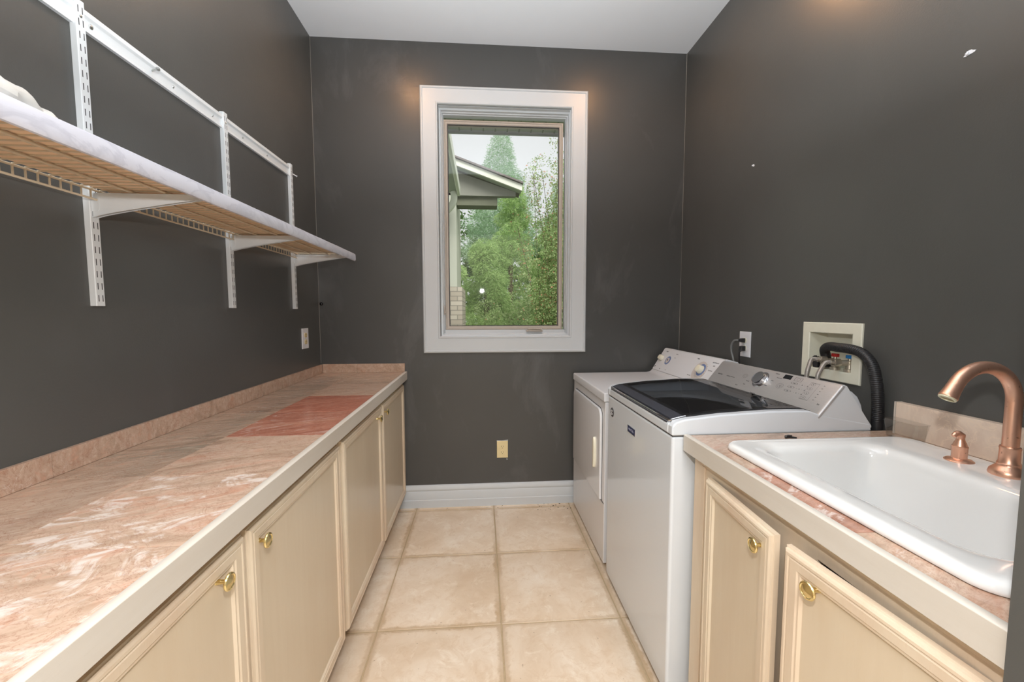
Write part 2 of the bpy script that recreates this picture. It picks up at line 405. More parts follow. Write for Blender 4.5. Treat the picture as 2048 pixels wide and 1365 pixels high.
# pale unpainted caulk lines in the corners
mb = MB()
rng = random.Random(3)
for x, sx in ((XL, 1), (XR, -1)):
    z = .98
    while z < CZ-.02:
        h = rng.uniform(.1, .4); w = rng.uniform(.0010, .0022)
        mb.box(x, x+sx*w, D-w, D, z, min(z+h, CZ)); z += h
struct('trim_1', mb, M['caulk'])

# ------------------------------------------------------------------ window
def ringframe(mb, x0, x1, z0, z1, prof):
    """rect picture-frame loft: prof = [(inset, y)]"""
    rings = [[(x0+i, y, z0+i), (x1-i, y, z0+i), (x1-i, y, z1-i), (x0+i, y, z1-i)] for i, y in prof]
    return mb.loft(rings, False, False)
win = bpy.data.objects.new('window_1', None); C.objects.link(win); win.location = (.16, D, 1.14); win['kind'] = 'structure'
mb = MB(); ringframe(mb, -.374, .691, 1.037, 2.711, [(0, D), (0, D-.014), (.006, D-.020), (.013, D-.021), (.017, D-.014), (.096, D-.017), (.099, D-.021), (.104, D-.021), (.108, D-.017), (.108, D+.006), (.112, D+.008)])
obj('window_casing', mb, M['white'], win, ang=25)
mb = MB(); ringframe(mb, WX0-.0035, WX1+.003, WZ0-.001, WZ1+.001, [(0, D+.004), (.004, D+.004), (.004, D+.035), (.014, D+.037), (.016, D+.055), (.021, D+.058), (.023, D+.072), (.027, D+.075), (.028, D+.12), (-.0, D+.12)])
obj('jamb_liner', mb, M['white'], win, ang=25)
mb = MB(); ringframe(mb, -.238, .5485, 1.184, 2.547, [(0, D+.12), (0, D+.074), (.003, D+.071), (.009, D+.071), (.012, D+.076), (.022, D+.078), (.025, D+.083), (.0262, D+.1), (.0262, D+.12)])
obj('sash', mb, M['taupe'], win, ang=25)
mb = MB(); ringframe(mb, -.212, .5235, 1.2095, 2.521, [(-.002, D+.083), (.003, D+.084), (.004, D+.09), (.0, D+.09)])
obj('glazing_gasket', mb, M['dark'], win)
mb = MB(); mb.box(-.214, .525, D+.0885, D+.092, 1.208, 2.523)
obj('glass_pane', mb, M['glass'], win)
mb = MB(); mb.box(WX0+.02, WX1-.02, D+.06, D+.12, 1.150, 1.184)
obj('sill_stop', mb, M['white'], win, bevel=.002)
# folded crank operator
mb = MB(); mb.box(.300, .412, D+.040, D+.064, 1.172, 1.181); mb.prism([(.307, 1.181), (.405, 1.181), (.398, 1.193), (.33, 1.195), (.315, 1.190)], 'y', D+.047, D+.061)
ck = obj('crank_operator', mb, M['taupe'], win, bevel=.0015)
mb = MB(); mb.tube([(.315, D+.042, 1.188), (.36, D+.038, 1.190), (.40, D+.040, 1.187)], .004, 10); mb.lathe([(0, 0), (.006, .001), (.007, .006), (.004, .012), (0, .013)], (.40, D+.040, 1.181), n=16)
obj('crank_handle', mb, M['taupe'], ck)
mb = MB(); mb.box(-.247, -.239, D+.054, D+.066, 1.285, 1.345); mb.box(-.245, -.231, D+.048, D+.056, 1.296, 1.306); mb.tube([(-.240, D+.05, 1.30), (-.238, D+.046, 1.335)], .0028, 8)
obj('sash_lock', mb, M['taupe'], win, bevel=.001)

# ------------------------------------------------------------------ outlets and small wall bits
def outlet(name, label, c, u, n, plate, face, slotm, w=.072, h=.118, group=None):
    """c centre on wall, u horizontal unit along wall, n wall normal"""
    c, u, n = Vector(c), Vector(u), Vector(n); up = Vector((0, 0, 1))
    r = thing(name, label, 'outlet', c, group)
    def P(a, b, d): return c+u*a+up*b+n*d
    def slab(mb, a0, a1, b0, b1, d0, d1, e=.002):
        mb.loft([[P(a0, b0, d0), P(a1, b0, d0), P(a1, b1, d0), P(a0, b1, d0)], [P(a0, b0, d1-e), P(a1, b0, d1-e), P(a1, b1, d1-e), P(a0, b1, d1-e)],
                 [P(a0+e, b0+e, d1), P(a1-e, b0+e, d1), P(a1-e, b1-e, d1), P(a0+e, b1-e, d1)]])
    mb = MB(); slab(mb, -w/2, w/2, -h/2, h/2, .0005, .006); obj('cover_plate', mb, plate, r)
    for s in (1, -1):
        mb = MB(); ring = []
        for k in range(24):
            a = 2*math.pi*k/24; x, z = .0172*math.cos(a), max(-.0135, min(.0135, .0172*math.sin(a))); ring.append((x, z))
        mb.loft([[P(x, z+s*.0195, .006) for x, z in ring], [P(x*.97, z*.97+s*.0195, .0085) for x, z in ring]])
        f = obj('socket', mb, face, r)
        mb = MB()
        for q, hh in ((-.0065, .0085), (.0065, .007)): slab(mb, q-.0012, q+.0012, s*.0195+.003-hh/2, s*.0195+.003+hh/2, .0080, .0090, .0002)
        mb.lathe([(.0026, 0), (.0026, .0006)], P(0, s*.0195-.0078, .0083), n, 12); obj('slots', mb, slotm, f)
    mb = MB(); mb.lathe([(.003, 0), (.003, .0008), (.0015, .0013)], P(0, 0, .006), n, 14); obj('cover_screw', mb, face, r)
    return r
o1 = outlet('wall_outlet', 'ivory duplex outlet with painted edges low on the black back wall', (.135, D, .381), (1, 0, 0), (0, -1, 0), M['ivory'], M['ivory'], M['inkd'], .074, .114)
mb = MB(); mb.prism([(.097, .438), (.172, .440), (.174, .446), (.150, .4435), (.128, .4415), (.098, .443)], 'y', D-.0015, D)
obj('bare_paint_edge', mb, M['white'], o1)
mb = MB(); mb.prism([(.163, .317), (.168, .317), (.169, .309), (.164, .308)], 'y', D-.0015, D)
obj('bare_paint_edge', mb, M['white'], o1)
outlet('wall_outlet', 'white duplex outlet with tan sockets on the left wall above the marble counter', (XL, 2.478, 1.151), (0, 1, 0), (1, 0, 0), M['plwhite'], M['ivory'], M['inkd'], .082, .118)
outlet('wall_outlet', 'white duplex outlet with two plugs, on the right wall behind the dryer', (XR, 2.001, 1.138), (0, 1, 0), (-1, 0, 0), M['plwhite'], M['boxp'], M['inkd'], .086, .128)
# power cords
r = thing('power_cord', 'grey appliance cord looping from the upper socket behind the dryer', 'power cord', (XR, 2.012, 1.158), 'cords on the right wall outlet')
mb = MB(); mb.loft([[(x, 2.004+a*w, 1.158+b*h) for a, b in ((-1, -1), (1, -1), (1, 1), (-1, 1))] for x, w, h in ((XR-.009, .013, .011), (XR-.022, .012, .010), (XR-.035, .007, .006))]); obj('plug', mb, M['black'], r, bevel=.0015)
mb = MB(); mb.tube([(XR-.034, 2.006, 1.158), (XR-.042, 2.03, 1.155), (XR-.04, 2.055, 1.132), (XR-.036, 2.06, 1.095), (XR-.034, 2.045, 1.055), (XR-.03, 2.03, .98), (XR-.03, 2.03, .85)], .0048, 10, smooth=6); obj('cable', mb, plain('grey_cable', srgb(120, 122, 122), .5), r)
r = thing('power_cord', 'black appliance cord hanging straight down from the lower socket', 'power cord', (XR, 2.0, 1.118), 'cords on the right wall outlet')
mb = MB(); mb.loft([[(x, 2.0+a*w, z+b*h) for a, b in ((-1, -1), (1, -1), (1, 1), (-1, 1))] for x, z, w, h in ((XR-.009, 1.118, .014, .012), (XR-.026, 1.116, .013, .012), (XR-.033, 1.106, .007, .008))]); obj('plug', mb, M['black'], r, bevel=.0015)
mb = MB(); mb.tube([(XR-.030, 2.0, 1.110), (XR-.034, 1.998, 1.085), (XR-.033, 1.996, 1.05), (XR-.03, 1.99, .95), (XR-.03, 1.99, .85)], .0042, 10, smooth=5); obj('cable', mb, M['black'], r)
# torn anchor holes
rng = random.Random(11)
for (y, z), s, lab in (((1.994, 2.024), .011, 'small torn white screw-anchor hole high on the right wall nearer the corner'), ((1.09, 2.014), .014, 'larger torn white screw-anchor hole at the upper right of the right wall')):
    mb = MB(); ring = [(y+s*rng.uniform(.5, 1.2)*math.cos(a), z+.55*s*rng.uniform(.5, 1.2)*math.sin(a)) for a in [k*math.pi/6 for k in range(12)]]
    mb.prism(ring, 'x', XR-.0016, XR); mb.lathe([(s*.3, 0), (s*.3, .004), (s*.12, .006)], (XR-.001, y+s*.2, z), (-1, 0, 0), 12)
    tag(obj('wall_anchor', mb, M['plwhite'], loc=(XR, y, z)), lab, 'wall anchor', 'anchor holes in the right wall')
mb = MB(); mb.lathe([(.0035, 0), (.0035, .012), (.008, .014), (.0105, .020), (.0085, .028), (.003, .031), (0, .0312)], (XL+.022, D, 1.356), (0, -1, 0), 20)
tag(obj('wall_bumper', mb, plain('black_metal', srgb(30, 30, 32), .2, .6), loc=(XL+.022, D, 1.356)), 'small round black bumper on the back wall beside the left corner', 'bumper')

# ------------------------------------------------------------------ shelf hardware
mb = MB(); prof = [(XL, 2.086), (XL+.011, 2.086), (XL+.0125, 2.083), (XL+.0125, 2.073), (XL+.006, 2.068), (XL+.005, 2.046), (XL+.009, 2.042), (XL+.010, 2.034), (XL, 2.034)]
mb.prism(prof, 'y', .30, 2.362)
tr = tag(obj('hanging_rail', mb, M['rack'], loc=(XL, 1.3, 2.034)), 'long white horizontal steel hanging rail screwed high on the left wall', 'rail')
for y in (.55, .86, 1.222, 1.513, 1.715, 1.917, 2.119):
    mb = MB(); q = .0065 if y == 1.222 else .0042
    mb.lathe([(q, 0), (q, .001), (q*.6, .003), (0, .0033)], (XL+.0055, y, 2.057), (1, 0, 0), 14); obj('screw', mb, M['screw'], tr)
mb = MB(); mb.lathe([(.0026, 0), (.0026, .030), (.006, .031), (.006, .034), (0, .0345)], (XL+.006, 1.425, 2.06), (1, -.55, -.1), 12)
tag(obj('loose_screw', mb, M['screw'], loc=(XL, 1.425, 2.06)), 'long zinc screw sticking out of the hanging rail past the nearest upright', 'screw')
mb = MB(); mb.lathe([(.0032, 0), (.0032, .024), (.0055, .026), (0, .029)], (XL+.004, 2.385, 2.058), (.7, .5, -.35), 12)
tag(obj('wall_plug', mb, M['plwhite'], loc=(XL, 2.385, 2.058)), 'short white plastic plug poking from the wall at the far rail end', 'wall plug')
def standard():
    y0, y1 = 1.169, 1.196
    r = thing('shelf_standard', 'nearest white slotted upright on the left wall, widest in view', 'shelf upright', (XL, 1.1825, 1.322), 'slotted uprights of the wall shelf')
    mb = MB(); z0, z1 = 1.322, 2.098
    mb.prism([(XL, y0), (XL+.0145, y0+.0005), (XL+.016, y0+.002), (XL+.016, y1-.002), (XL+.0145, y1-.0005), (XL, y1)], 'z', z0, z1)
    obj('channel', mb, M['rack'], r, bevel=.0006)
    for q in (-.0058, .0058):
        mb = MB(); z = z0+.012
        while z < z1-.03:
            mb.box(XL+.0155, XL+.0163, 1.1825+q-.0011, 1.1825+q+.0011, z, z+.017)
            z += .0318
        obj('slot_groove', mb, M['dark'], r)
    mb = MB(); mb.lathe([(.004, 0), (.004, .001), (.002, .0022)], (XL+.016, 1.1825, 2.058), (1, 0, 0), 12); obj('screw', mb, M['screw'], r)
    return r
def bracket():
    yc = 1.1825
    r = thing('shelf_bracket', 'nearest white tapered shelf bracket, largest in view', 'shelf bracket', (XL+.016, yc, 1.552), 'tapered brackets under the wall shelf')
    zt = 1.6155; x0 = XL+.0165; x1 = -.742
    top = []; bot = []
    for k in range(13):
        s = k/12; x = x0+(x1-x0)*s; b = 1.553+(zt-.012-1.553)*(s**.82); bot.append((x, b))
    pts = [(x0, zt)]+bot+[(x1+.004, zt)]
    mb = MB()
    for sy in (-1, 1):
        mb.prism(pts, 'y', yc+sy*.0062, yc+sy*.0050)
    mb.box(x0, x1, yc-.0062, yc+.0062, zt, zt+.0012)
    for k in range(12): # folded lower lip
        (xa, za), (xb, zb) = bot[k], bot[k+1]
        mb.add([(xa, yc-.0085, za), (xb, yc-.0085, zb), (xb, yc-.0050, zb), (xa, yc-.0050, za), (xa, yc-.0085, za+.0018), (xb, yc-.0085, zb+.0018), (xb, yc-.0050, zb+.0018), (xa, yc-.0050, za+.0018)],
               [(0, 1, 2, 3), (4, 7, 6, 5), (0, 4, 5, 1)])
    obj('arm', mb, M['rack'], r)
    mb = MB(); mb.prism([(x0-.004, zt-.002), (x0+.016, zt-.002), (x0+.018, zt-.006), (x0+.018, zt-.040), (x0+.014, zt-.046), (x0-.004, zt-.046)], 'y', yc-.0071, yc-.0062)
    obj('root_plate', mb, M['rack'], r)
    return r
st = standard(); br = bracket()
for dy, l1, l2 in ((.5985, 'middle white slotted upright on the left wall', 'middle white tapered shelf bracket of the three'), (1.1715, 'farthest white slotted upright, by the room corner at the rail end', 'farthest white tapered shelf bracket, near the room corner')):
    dup(st, st.location+Vector((0, dy, 0)), l1); dup(br, br.location+Vector((0, dy, 0)), l2)
# wire shelf
sh = thing('wire_shelf', 'long wall shelf of almond wire covered with white marbled film over the left counter', 'shelf', (XL+.02, 1.3, 1.617))
zw = 1.6245; xb = XL+.029; xf = -.732; SY0, SY1 = .20, 2.47
mb = MB(); y = SY0+.02
while y < 2.39:
    mb.box(xb, xf, y-.0014, y+.0014, zw-.0014, zw+.0014); y += .0254
obj('cross_wires', mb, M['wire'], sh)
mb = MB(); y = SY0+.02
while y < 2.39:
    mb.box(xb-.0013, xb+.0013, y-.0016, y+.0016, zw-.026, zw); y += .0254
for z in (zw-.003, zw-.026): mb.tube([(xb, SY0, z), (xb, 1.3, z), (xb, 2.372, z)], .0028, 10)
obj('back_lip', mb, M['wire'], sh)
for x, z, rr, ye in ((-.915, zw-.004, .0032, 2.345), (-.832, zw-.004, .0032, 2.36), (-.752, zw-.004, .0032, 2.40)):
    mb = MB(); mb.tube([(x, SY0, z), (x, 1.3, z), (x, ye, z)], rr, 10); obj('long_rod', mb, M['wire'], sh)
mb = MB(); mb.box(xb+.008, xf-.001, SY0, 2.29, zw+.0016, zw+.0050); obj('liner_board', mb, M['lin'], sh)
mb = MB(); prof = [(xb+.01, 1.6300), (xb+.01, 1.6325), (xf-.01, 1.6325), (xf-.004, 1.6385), (xf+.004, 1.6405), (xf+.008, 1.637), (xf+.0095, 1.628), (xf+.0095, 1.606), (xf+.006, 1.600), (xf+.001, 1.599), (xf+.0, 1.603), (xf+.0, 1.6300)]
rings = []
for k in range(40):
    y = SY0+(SY1-SY0)*k/39; w = .0003*math.sin(k*1.7)+.0003*math.sin(k*.6)
    x_in = xb+.01 if y < 2.30 else xf-.012
    rings.append([(x if i not in (0, 1) else x_in, y, z+w*(i > 2)) for i, (x, z) in enumerate(prof)])
mb.loft(rings); obj('film_cover', mb, M['film'], sh)
# crumpled white bag
mb = MB(); nx, ny = 26, 34; rings = []
for i in range(nx+1):
    row = []
    for j in range(ny):
        a = 2*math.pi*j/ny; u = i/nx; rad = math.sin(math.pi*min(1, u*.98+.01))**.35
        p = Vector((-.805+.052*rad*math.cos(a), .50+.36*u, 1.6335+.072*max(0, rad*(.5+.5*math.sin(a)))*(1-.45*max(0, u-.5))))
        n_ = noise.noise(p*28)*.010+abs(noise.noise(p*55))*.007
        q = p+Vector((n_*.6*math.cos(a), n_*.8, n_*math.sin(a)*1.2)); q.z = max(q.z, 1.6332)
        row.append(q)
    rings.append(row)
mb.loft(rings); tag(obj('plastic_bag', mb, M['bag'], loc=(-.805, .68, 1.633), ang=22), 'crumpled white plastic bag lying on the near end of the wall shelf', 'bag')

# ------------------------------------------------------------------ doors and cabinets
def rot2(v, a): return Vector((v[0]*math.cos(a)-v[1]*math.sin(a), v[0]*math.sin(a)+v[1]*math.cos(a), 0))
def cab_door(parent, hinge, w, n, width, z0, z1, knob_a, knob_z=.785, th=.021, label=None):
    """hinge = back corner on the frame face, w = unit along the width, n = outward unit"""
    hg, w, n = Vector(hinge), Vector(w), Vector(n); hh = z1-z0
    def ring(i, t): return [hg+w*a+n*t+Vector((0, 0, z0+b)) for a, b in ((i, i), (width-i, i), (width-i, hh-i), (i, hh-i))]
    mb = MB()
    prof = [(0, .001), (0, th*.55), (.003, th*.62), (.004, th*.85), (.008, th*.98), (.013, th), (.0155, th-.0022), (.018, th-.0004), (.034, th-.0012), (.037, th-.0035), (.041, th-.0035), (.0445, th-.009), (.046, th-.0095)]
    mb.loft([ring(i, t) for i, t in prof], False, False); d = obj('door', mb, M['frame'], parent, ang=20)
    mb = MB(); mb.loft([ring(.0455, .002), ring(.0455, th-.0090)]); obj('panel', mb, M['panel'], d)
    kc = hg+w*knob_a+n*(th-.009)+Vector((0, 0, knob_z))
    mb = MB(); mb.lathe([(.006, 0), (.005, .003), (.0042, .012), (.0055, .018), (.012, .0195), (.0165, .0215), (.0172, .0240), (.0160, .0262), (.0135, .0268), (.0125, .0256), (.011, .0256), (.004, .0282), (0, .0284)], kc, n, 28)
    k = obj('knob', mb, M['brass'], d)
    return d
def left_cab(name, label, y0, y1, doors):
    r = thing(name, label, 'cabinet', (-.77, (y0+y1)/2, 0), 'cabinets under the long left counter')
    mb = MB(); xf = -.525
    mb.box(XL+.004, xf-.02, y0, y0+.016, .09, .8645); mb.box(XL+.004, xf-.02, y1-.016, y1, .09, .8645); mb.box(XL+.004, xf-.02, y0, y1, .09, .106); mb.box(XL+.004, XL+.012, y0, y1, .09, .8645)
    obj('carcass', mb, M['framey'], r)
    mb = MB(); m = .045
    mb.box(xf-.02, xf, y0+.0005, y0+m, .09, .8648); mb.box(xf-.02, xf, y1-m, y1-.0005, .09, .8648); ym = (doors[0][1]+doors[1][0])/2
    mb.box(xf-.02, xf, ym-.03, ym+.03, .09, .8648); mb.box(xf-.0199, xf-.0001, y0, y1, .80, .8648); mb.box(xf-.0199, xf-.0001, y0, y1, .09, .13)
    obj('face_frame', mb, M['frame'], r)
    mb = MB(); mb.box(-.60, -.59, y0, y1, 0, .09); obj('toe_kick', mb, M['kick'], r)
    for (a, b, ka) in doors:
        cab_door(r, (xf, a, 0), (0, 1, 0), (1, 0, 0), b-a, .104, .834, ka)
    return r
left_cab('base_cabinet', 'nearer pickled maple base cabinet on the left, doors with close-set brass knobs', .31, 1.490, ((.315, .885, .80-.315), (.900, 1.476, .945-.900)))
left_cab('base_cabinet', 'farther pickled maple base cabinet on the left, against the back wall', 1.4905, D-.004, ((1.512, 2.098, 2.02-1.512), (2.114, 2.698, 2.16-2.114)))
# right sink cabinet
r = thing('sink_cabinet', 'pickled maple sink cabinet on the right with two doors standing ajar', 'cabinet', (.99, .82, 0))
mb = MB(); xf = .66
mb.box(xf+.02, XR-.004, 1.189, 1.205, .09, .8648); mb.box(xf+.02, XR-.004, .43, .446, .09, .8648); mb.box(xf+.02, XR-.004, .43, 1.205, .09, .106)
obj('carcass', mb, M['framey'], r)
mb = MB()
mb.box(xf, xf+.02, 1.05, 1.205, .09, .8648); mb.box(xf, xf+.02, .428, .475, .09, .8648); mb.box(xf, xf+.02, .735, .86, .09, .8648)
mb.box(xf+.0002, xf+.0198, .80, 1.205, .795, .8648); mb.box(xf+.0002, xf+.0198, .428, .80, .815, .8648); mb.box(xf+.0002, xf+.0198, .428, 1.205, .09, .12)
mb.box(xf-.006, xf, .428, 1.178, .848, .8648); mb.box(xf-.010, xf, .428, 1.178, .853, .8648)
obj('face_frame', mb, M['frame'], r, bevel=.0008)
mb = MB(); mb.box(xf-.004, xf, 1.142, 1.160, .10, .846); obj('stile_moulding', mb, M['frame'], r, bevel=.0015)
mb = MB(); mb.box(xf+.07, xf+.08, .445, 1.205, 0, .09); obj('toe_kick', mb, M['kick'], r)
a = math.radians(4.3); w = rot2((0, -1), -a); n = rot2((-1, 0), -a)
cab_door(r, (xf-.001, 1.108, 0), w, n, .305, .104, .828, .265, .782)
a = math.radians(4.0); w = rot2((0, 1), a); n = rot2((-1, 0), a)
cab_door(r, (xf-.001, .452, 0), w, n, .322, .104, .826, .245, .782)

# ------------------------------------------------------------------ counters
rng = random.Random(5)
ct = thing('marble_counter', 'long rose marble tiled counter with whitewashed edge along the left wall', 'counter', (-.77, 1.5, .866))
mb = MB(); ys = [.30]+[.705+.3145*k for k in range(6)]+[2.592, D-.0005]
ys = [.30, .39, .705, 1.019, 1.333, 1.648, 1.962, 2.277, 2.591, D-.001]
# per tile: (random seed, greyness, redness, whiteness)
front = [(.1, 0, 0, .9), (.72, 0, .0, 1), (.35, 0, 0, 1), (.93, .10, .0, .25), (.55, .22, .85, .5), (.21, 0, .95, .15), (.64, .30, .05, .3), (.43, .55, .0, .4), (.83, .45, 0, .2)]
back = [(.5, .2, 0, 1), (.26, .35, 0, 1), (.62, .5, 0, .2), (.15, 1, 0, .1), (.33, .9, 0, .2), (.77, .9, .1, .4), (.47, .8, 0, .2), (.06, .5, 0, .4), (.97, .3, 0, .3)]
for i in range(9):
    for x0, x1, tt in ((-.8045, -.503, front[i]), (XL+.001, -.8055, back[i])):
        mb.col = tt; gp = .0009
        mb.box(x0, x1, ys[i]+gp, ys[i+1]-gp, CT-.012, CT)
obj('tile_top', mb, M['stone'], ct, bevel=.0007, seg=1)
mb = MB(); mb.box(XL+.001, -.5035, .305, D-.001, .866, CT-.0105); obj('counter_core', mb, M['grout'], ct)
mb = MB(); ss = [.30, .43, .73, 1.03, 1.332, 1.635, 1.943, 2.238, 2.54, D-.013]
for i in range(9):
    mb.col = (rng.random(), rng.choice((.1, .4, .7, .3)), .08, .3); mb.box(XL+.001, XL+.013, ss[i]+.0005, ss[i+1]-.0005, CT+.0005, .971)
xs = [XL+.0135, -.80, -.498]
for i in range(2):
    mb.col = (.3+.4*i, .35, .05, .3); mb.box(xs[i]+.0005, xs[i+1]-.0005, D-.0125, D-.001, CT+.0005, .971)
obj('backsplash', mb, M['stone'], ct, bevel=.0006, seg=1)
mb = MB(); mb.prism([(-.503, .8655), (-.503, .9165), (-.5015, .9175), (-.488, .9175), (-.485, .9155), (-.485, .8655)], 'y', .30, D-.001)
obj('wood_edge', mb, M['trimw'], ct, bevel=.001)

ct = thing('sink_counter', 'short rose marble tiled counter with whitewashed edge holding the sink', 'counter', (.99, .83, .866))
mb = MB(); Y0, Y1 = .426, 1.235; SX0, SX1, SY0_, SY1_ = .715, 1.235, .505, 1.095
cols = [(.41, .1, 0, .4), (.87, .12, .30, .7), (.19, 0, .0, .25)]
for a, b, c_ in ((Y0, .656, (.72, 0, 0, .4)), (.656, .958, (.55, .1, .55, .8)), (.958, Y1, (.93, .15, 0, .4))):
    mb.col = c_; mb.box(.654, SX0, a+.0006, b-.0006, CT-.012, CT)
mb.col = (.31, .25, .0, .2)
mb.box(SX0+.0006, .96, SY1_, Y1-.0006, CT-.012, CT); mb.col = (.6, .2, 0, .2); mb.box(.961, SX1, SY1_, Y1-.0006, CT-.012, CT)
mb.col = (.12, .2, 0, .2); mb.box(SX1+.0006, XR-.002, Y0, .83, CT-.012, CT); mb.col = (.7, .2, 0, .2); mb.box(SX1+.0006, XR-.002, .831, Y1, CT-.012, CT)
mb.col = (.5, .1, 0, .2); mb.box(SX0+.0006, SX1, Y0, SY0_, CT-.012, CT)
obj('tile_top', mb, M['stone'], ct, bevel=.0007, seg=1)
mb = MB(); mb.box(.6535, SX0, Y0+.001, Y1-.001, .8665, CT-.0105); mb.box(SX1, XR-.002, Y0+.001, Y1-.001, .8665, CT-.0105); mb.box(SX0, SX1, SY1_, Y1-.001, .8665, CT-.0105); mb.box(SX0, SX1, Y0+.001, SY0_, .8665, CT-.0105)
obj('counter_core', mb, M['grout'], ct)
mb = MB(); mb.prism([(.6535, .8655), (.6535, .9165), (.652, .9175), (.639, .9175), (.636, .9155), (.636, .8655)], 'y', Y0+.001, Y1); obj('wood_edge', mb, M['trimw'], ct, bevel=.001)
mb = MB(); mb.box(XR-.024, XR-.001, .428, .80, CT+.0005, 1.016); mb.box(XR-.024, XR-.001, .801, 1.203, CT+.0005, 1.016); obj('backsplash', mb, M['emper'], ct, bevel=.001)
mb = MB(); mb.box(XR-.025, XR-.001, 1.2035, 1.2085, CT, 1.0165); obj('splash_edge', mb, M['trimw'], ct)

# ------------------------------------------------------------------ sink
def rrect(x0, x1, y0, y1, r, z, k=8):
    out = []
    for cx, cy, a0 in ((x1-r, y1-r, 0), (x0+r, y1-r, 90), (x0+r, y0+r, 180), (x1-r, y0+r, 270)):
        for j in range(k+1):
            a = math.radians(a0+90*j/k); out.append((cx+r*math.cos(a), cy+r*math.sin(a), z))
    return out
sk = thing('drop_in_sink', 'deep white porcelain drop-in sink set in the right counter', 'sink', (.97, .80, .914))
mb = MB(); O = (.692, 1.262, .472, 1.124); I = (.762, 1.115, .538, 1.078)
def lerp(t, d=0): return [O[i]*(1-t)+I[i]*t for i in range(4)]
rings = [rrect(O[0]+.004, O[1]-.004, O[2]+.004, O[3]-.004, .045, .9142), rrect(*O, .048, .9165), rrect(*O, .048, .922),
         rrect(O[0]+.002, O[1]-.002, O[2]+.002, O[3]-.002, .047, .9285), rrect(O[0]+.007, O[1]-.007, O[2]+.007, O[3]-.007, .045, .933),
         rrect(O[0]+.015, O[1]-.015, O[2]+.015, O[3]-.015, .045, .9345)]
for t, z in ((.3, .9342), (.55, .9336), (.75, .9325)):
    q = lerp(t); rings.append(rrect(*q, .055, z))
for e, z in ((-.008, .9305), (.0, .928), (.007, .923), (.0125, .9155), (.016, .906), (.018, .895)):
    rings.append(rrect(I[0]+e, I[1]-e, I[2]+e, I[3]-e, .06, z))
for k in range(1, 9):
    s = k/8; e = .018+.032*s; rings.append(rrect(I[0]+e, I[1]-e, I[2]+e, I[3]-e, .06+.02*s, .895-.19*s))
for k in range(1, 7):
    a = math.pi/2*k/6; e = .05+.05*math.sin(a)*1.0; rings.append(rrect(I[0]+e, I[1]-e, I[2]+e, I[3]-e, .075, .705-.05*(1-math.cos(a))-.02*math.sin(a)))
rings.append(rrect(.88, 1.0, .75, .87, .055, .632))
mb.loft(rings, False, True)
obj('basin', mb, M['porc'], sk, ang=179)
mb = MB(); mb.lathe([(.045, 0), (.043, .004), (.036, .005), (.033, .002), (.0, .001)], (.94, .81, .6325), n=32); obj('drain', mb, M['chrome'], sk)
# faucet
fx, fy, fz = 1.192, .826, .9325
fa = thing('gooseneck_faucet', 'brushed copper gooseneck faucet rising from the sink deck', 'faucet', (fx, fy, fz))
mb = MB(); mb.lathe([(.031, 0), (.032, .004), (.030, .012), (.024, .019), (.0205, .022), (.019, .026), (.0195, .028), (.017, .032), (.0165, .060), (.0175, .063), (.0165, .067), (.012, .068)], (fx, fy, fz), n=40)
obj('base', mb, M['copper'], fa)
R_ = .0790; zc = 1.102; pts = [(fx, fy, fz+.06), (fx, fy, 1.0), (fx, fy, 1.06)]
dirx, diry = -1.0, .0
for k in range(0, 25):
    a = math.radians(k*152/24); h = R_*(1-math.cos(a)); pts.append((fx+dirx*h, fy+diry*h, zc+R_*math.sin(a)))
rad = [.0138]*(len(pts)); mb = MB(); mb.tube(pts, rad, 24); obj('spout', mb, M['copper'], fa)
e = Vector(pts[-1]); dd = (Vector(pts[-1])-Vector(pts[-2])).normalized()
mb = MB(); mb.lathe([(.0138, -.002), (.0143, .002), (.0146, .010), (.0158, .020), (.0168, .026), (.0165, .029), (.012, .029)], e, dd, 32); obj('spout_collar', mb, M['copper'], fa)
mb = MB(); mb.lathe([(.0155, .028), (.0155, .032), (.0125, .033), (.0115, .029), (.002, .029)], e, dd, 32); obj('aerator', mb, plain('aerator_plastic', srgb(214, 210, 180), .35), fa)
# soap dispenser
sx_, sy_ = 1.186, .918
sd = thing('soap_dispenser', 'small copper soap dispenser on the sink deck left of the faucet', 'soap dispenser', (sx_, sy_, .9325))
mb = MB(); mb.lathe([(.0275, 0), (.0275, .002), (.024, .005), (.016, .0065), (.0145, .008)], (sx_, sy_, .9325), n=36); obj('flange', mb, M['copper'], sd)
mb = MB(); mb.lathe([(.0145, .007), (.0145, .034), (.0152, .035), (.0152, .038), (.0135, .039), (.0115, .046), (.0085, .053), (.0075, .058), (.0085, .062), (.0085, .068), (.005, .071), (0, .0715)], (sx_, sy_, .9325), n=30); obj('pump_body', mb, M['copper'], sd)
mb = MB(); mb.tube([(sx_+.002, sy_, .995), (sx_-.006, sy_, 1.002), (sx_-.014, sy_, 1.001), (sx_-.020, sy_, .996)], [.0075, .0072, .006, .005], 16, smooth=4); obj('nozzle', mb, M['copper'], sd)
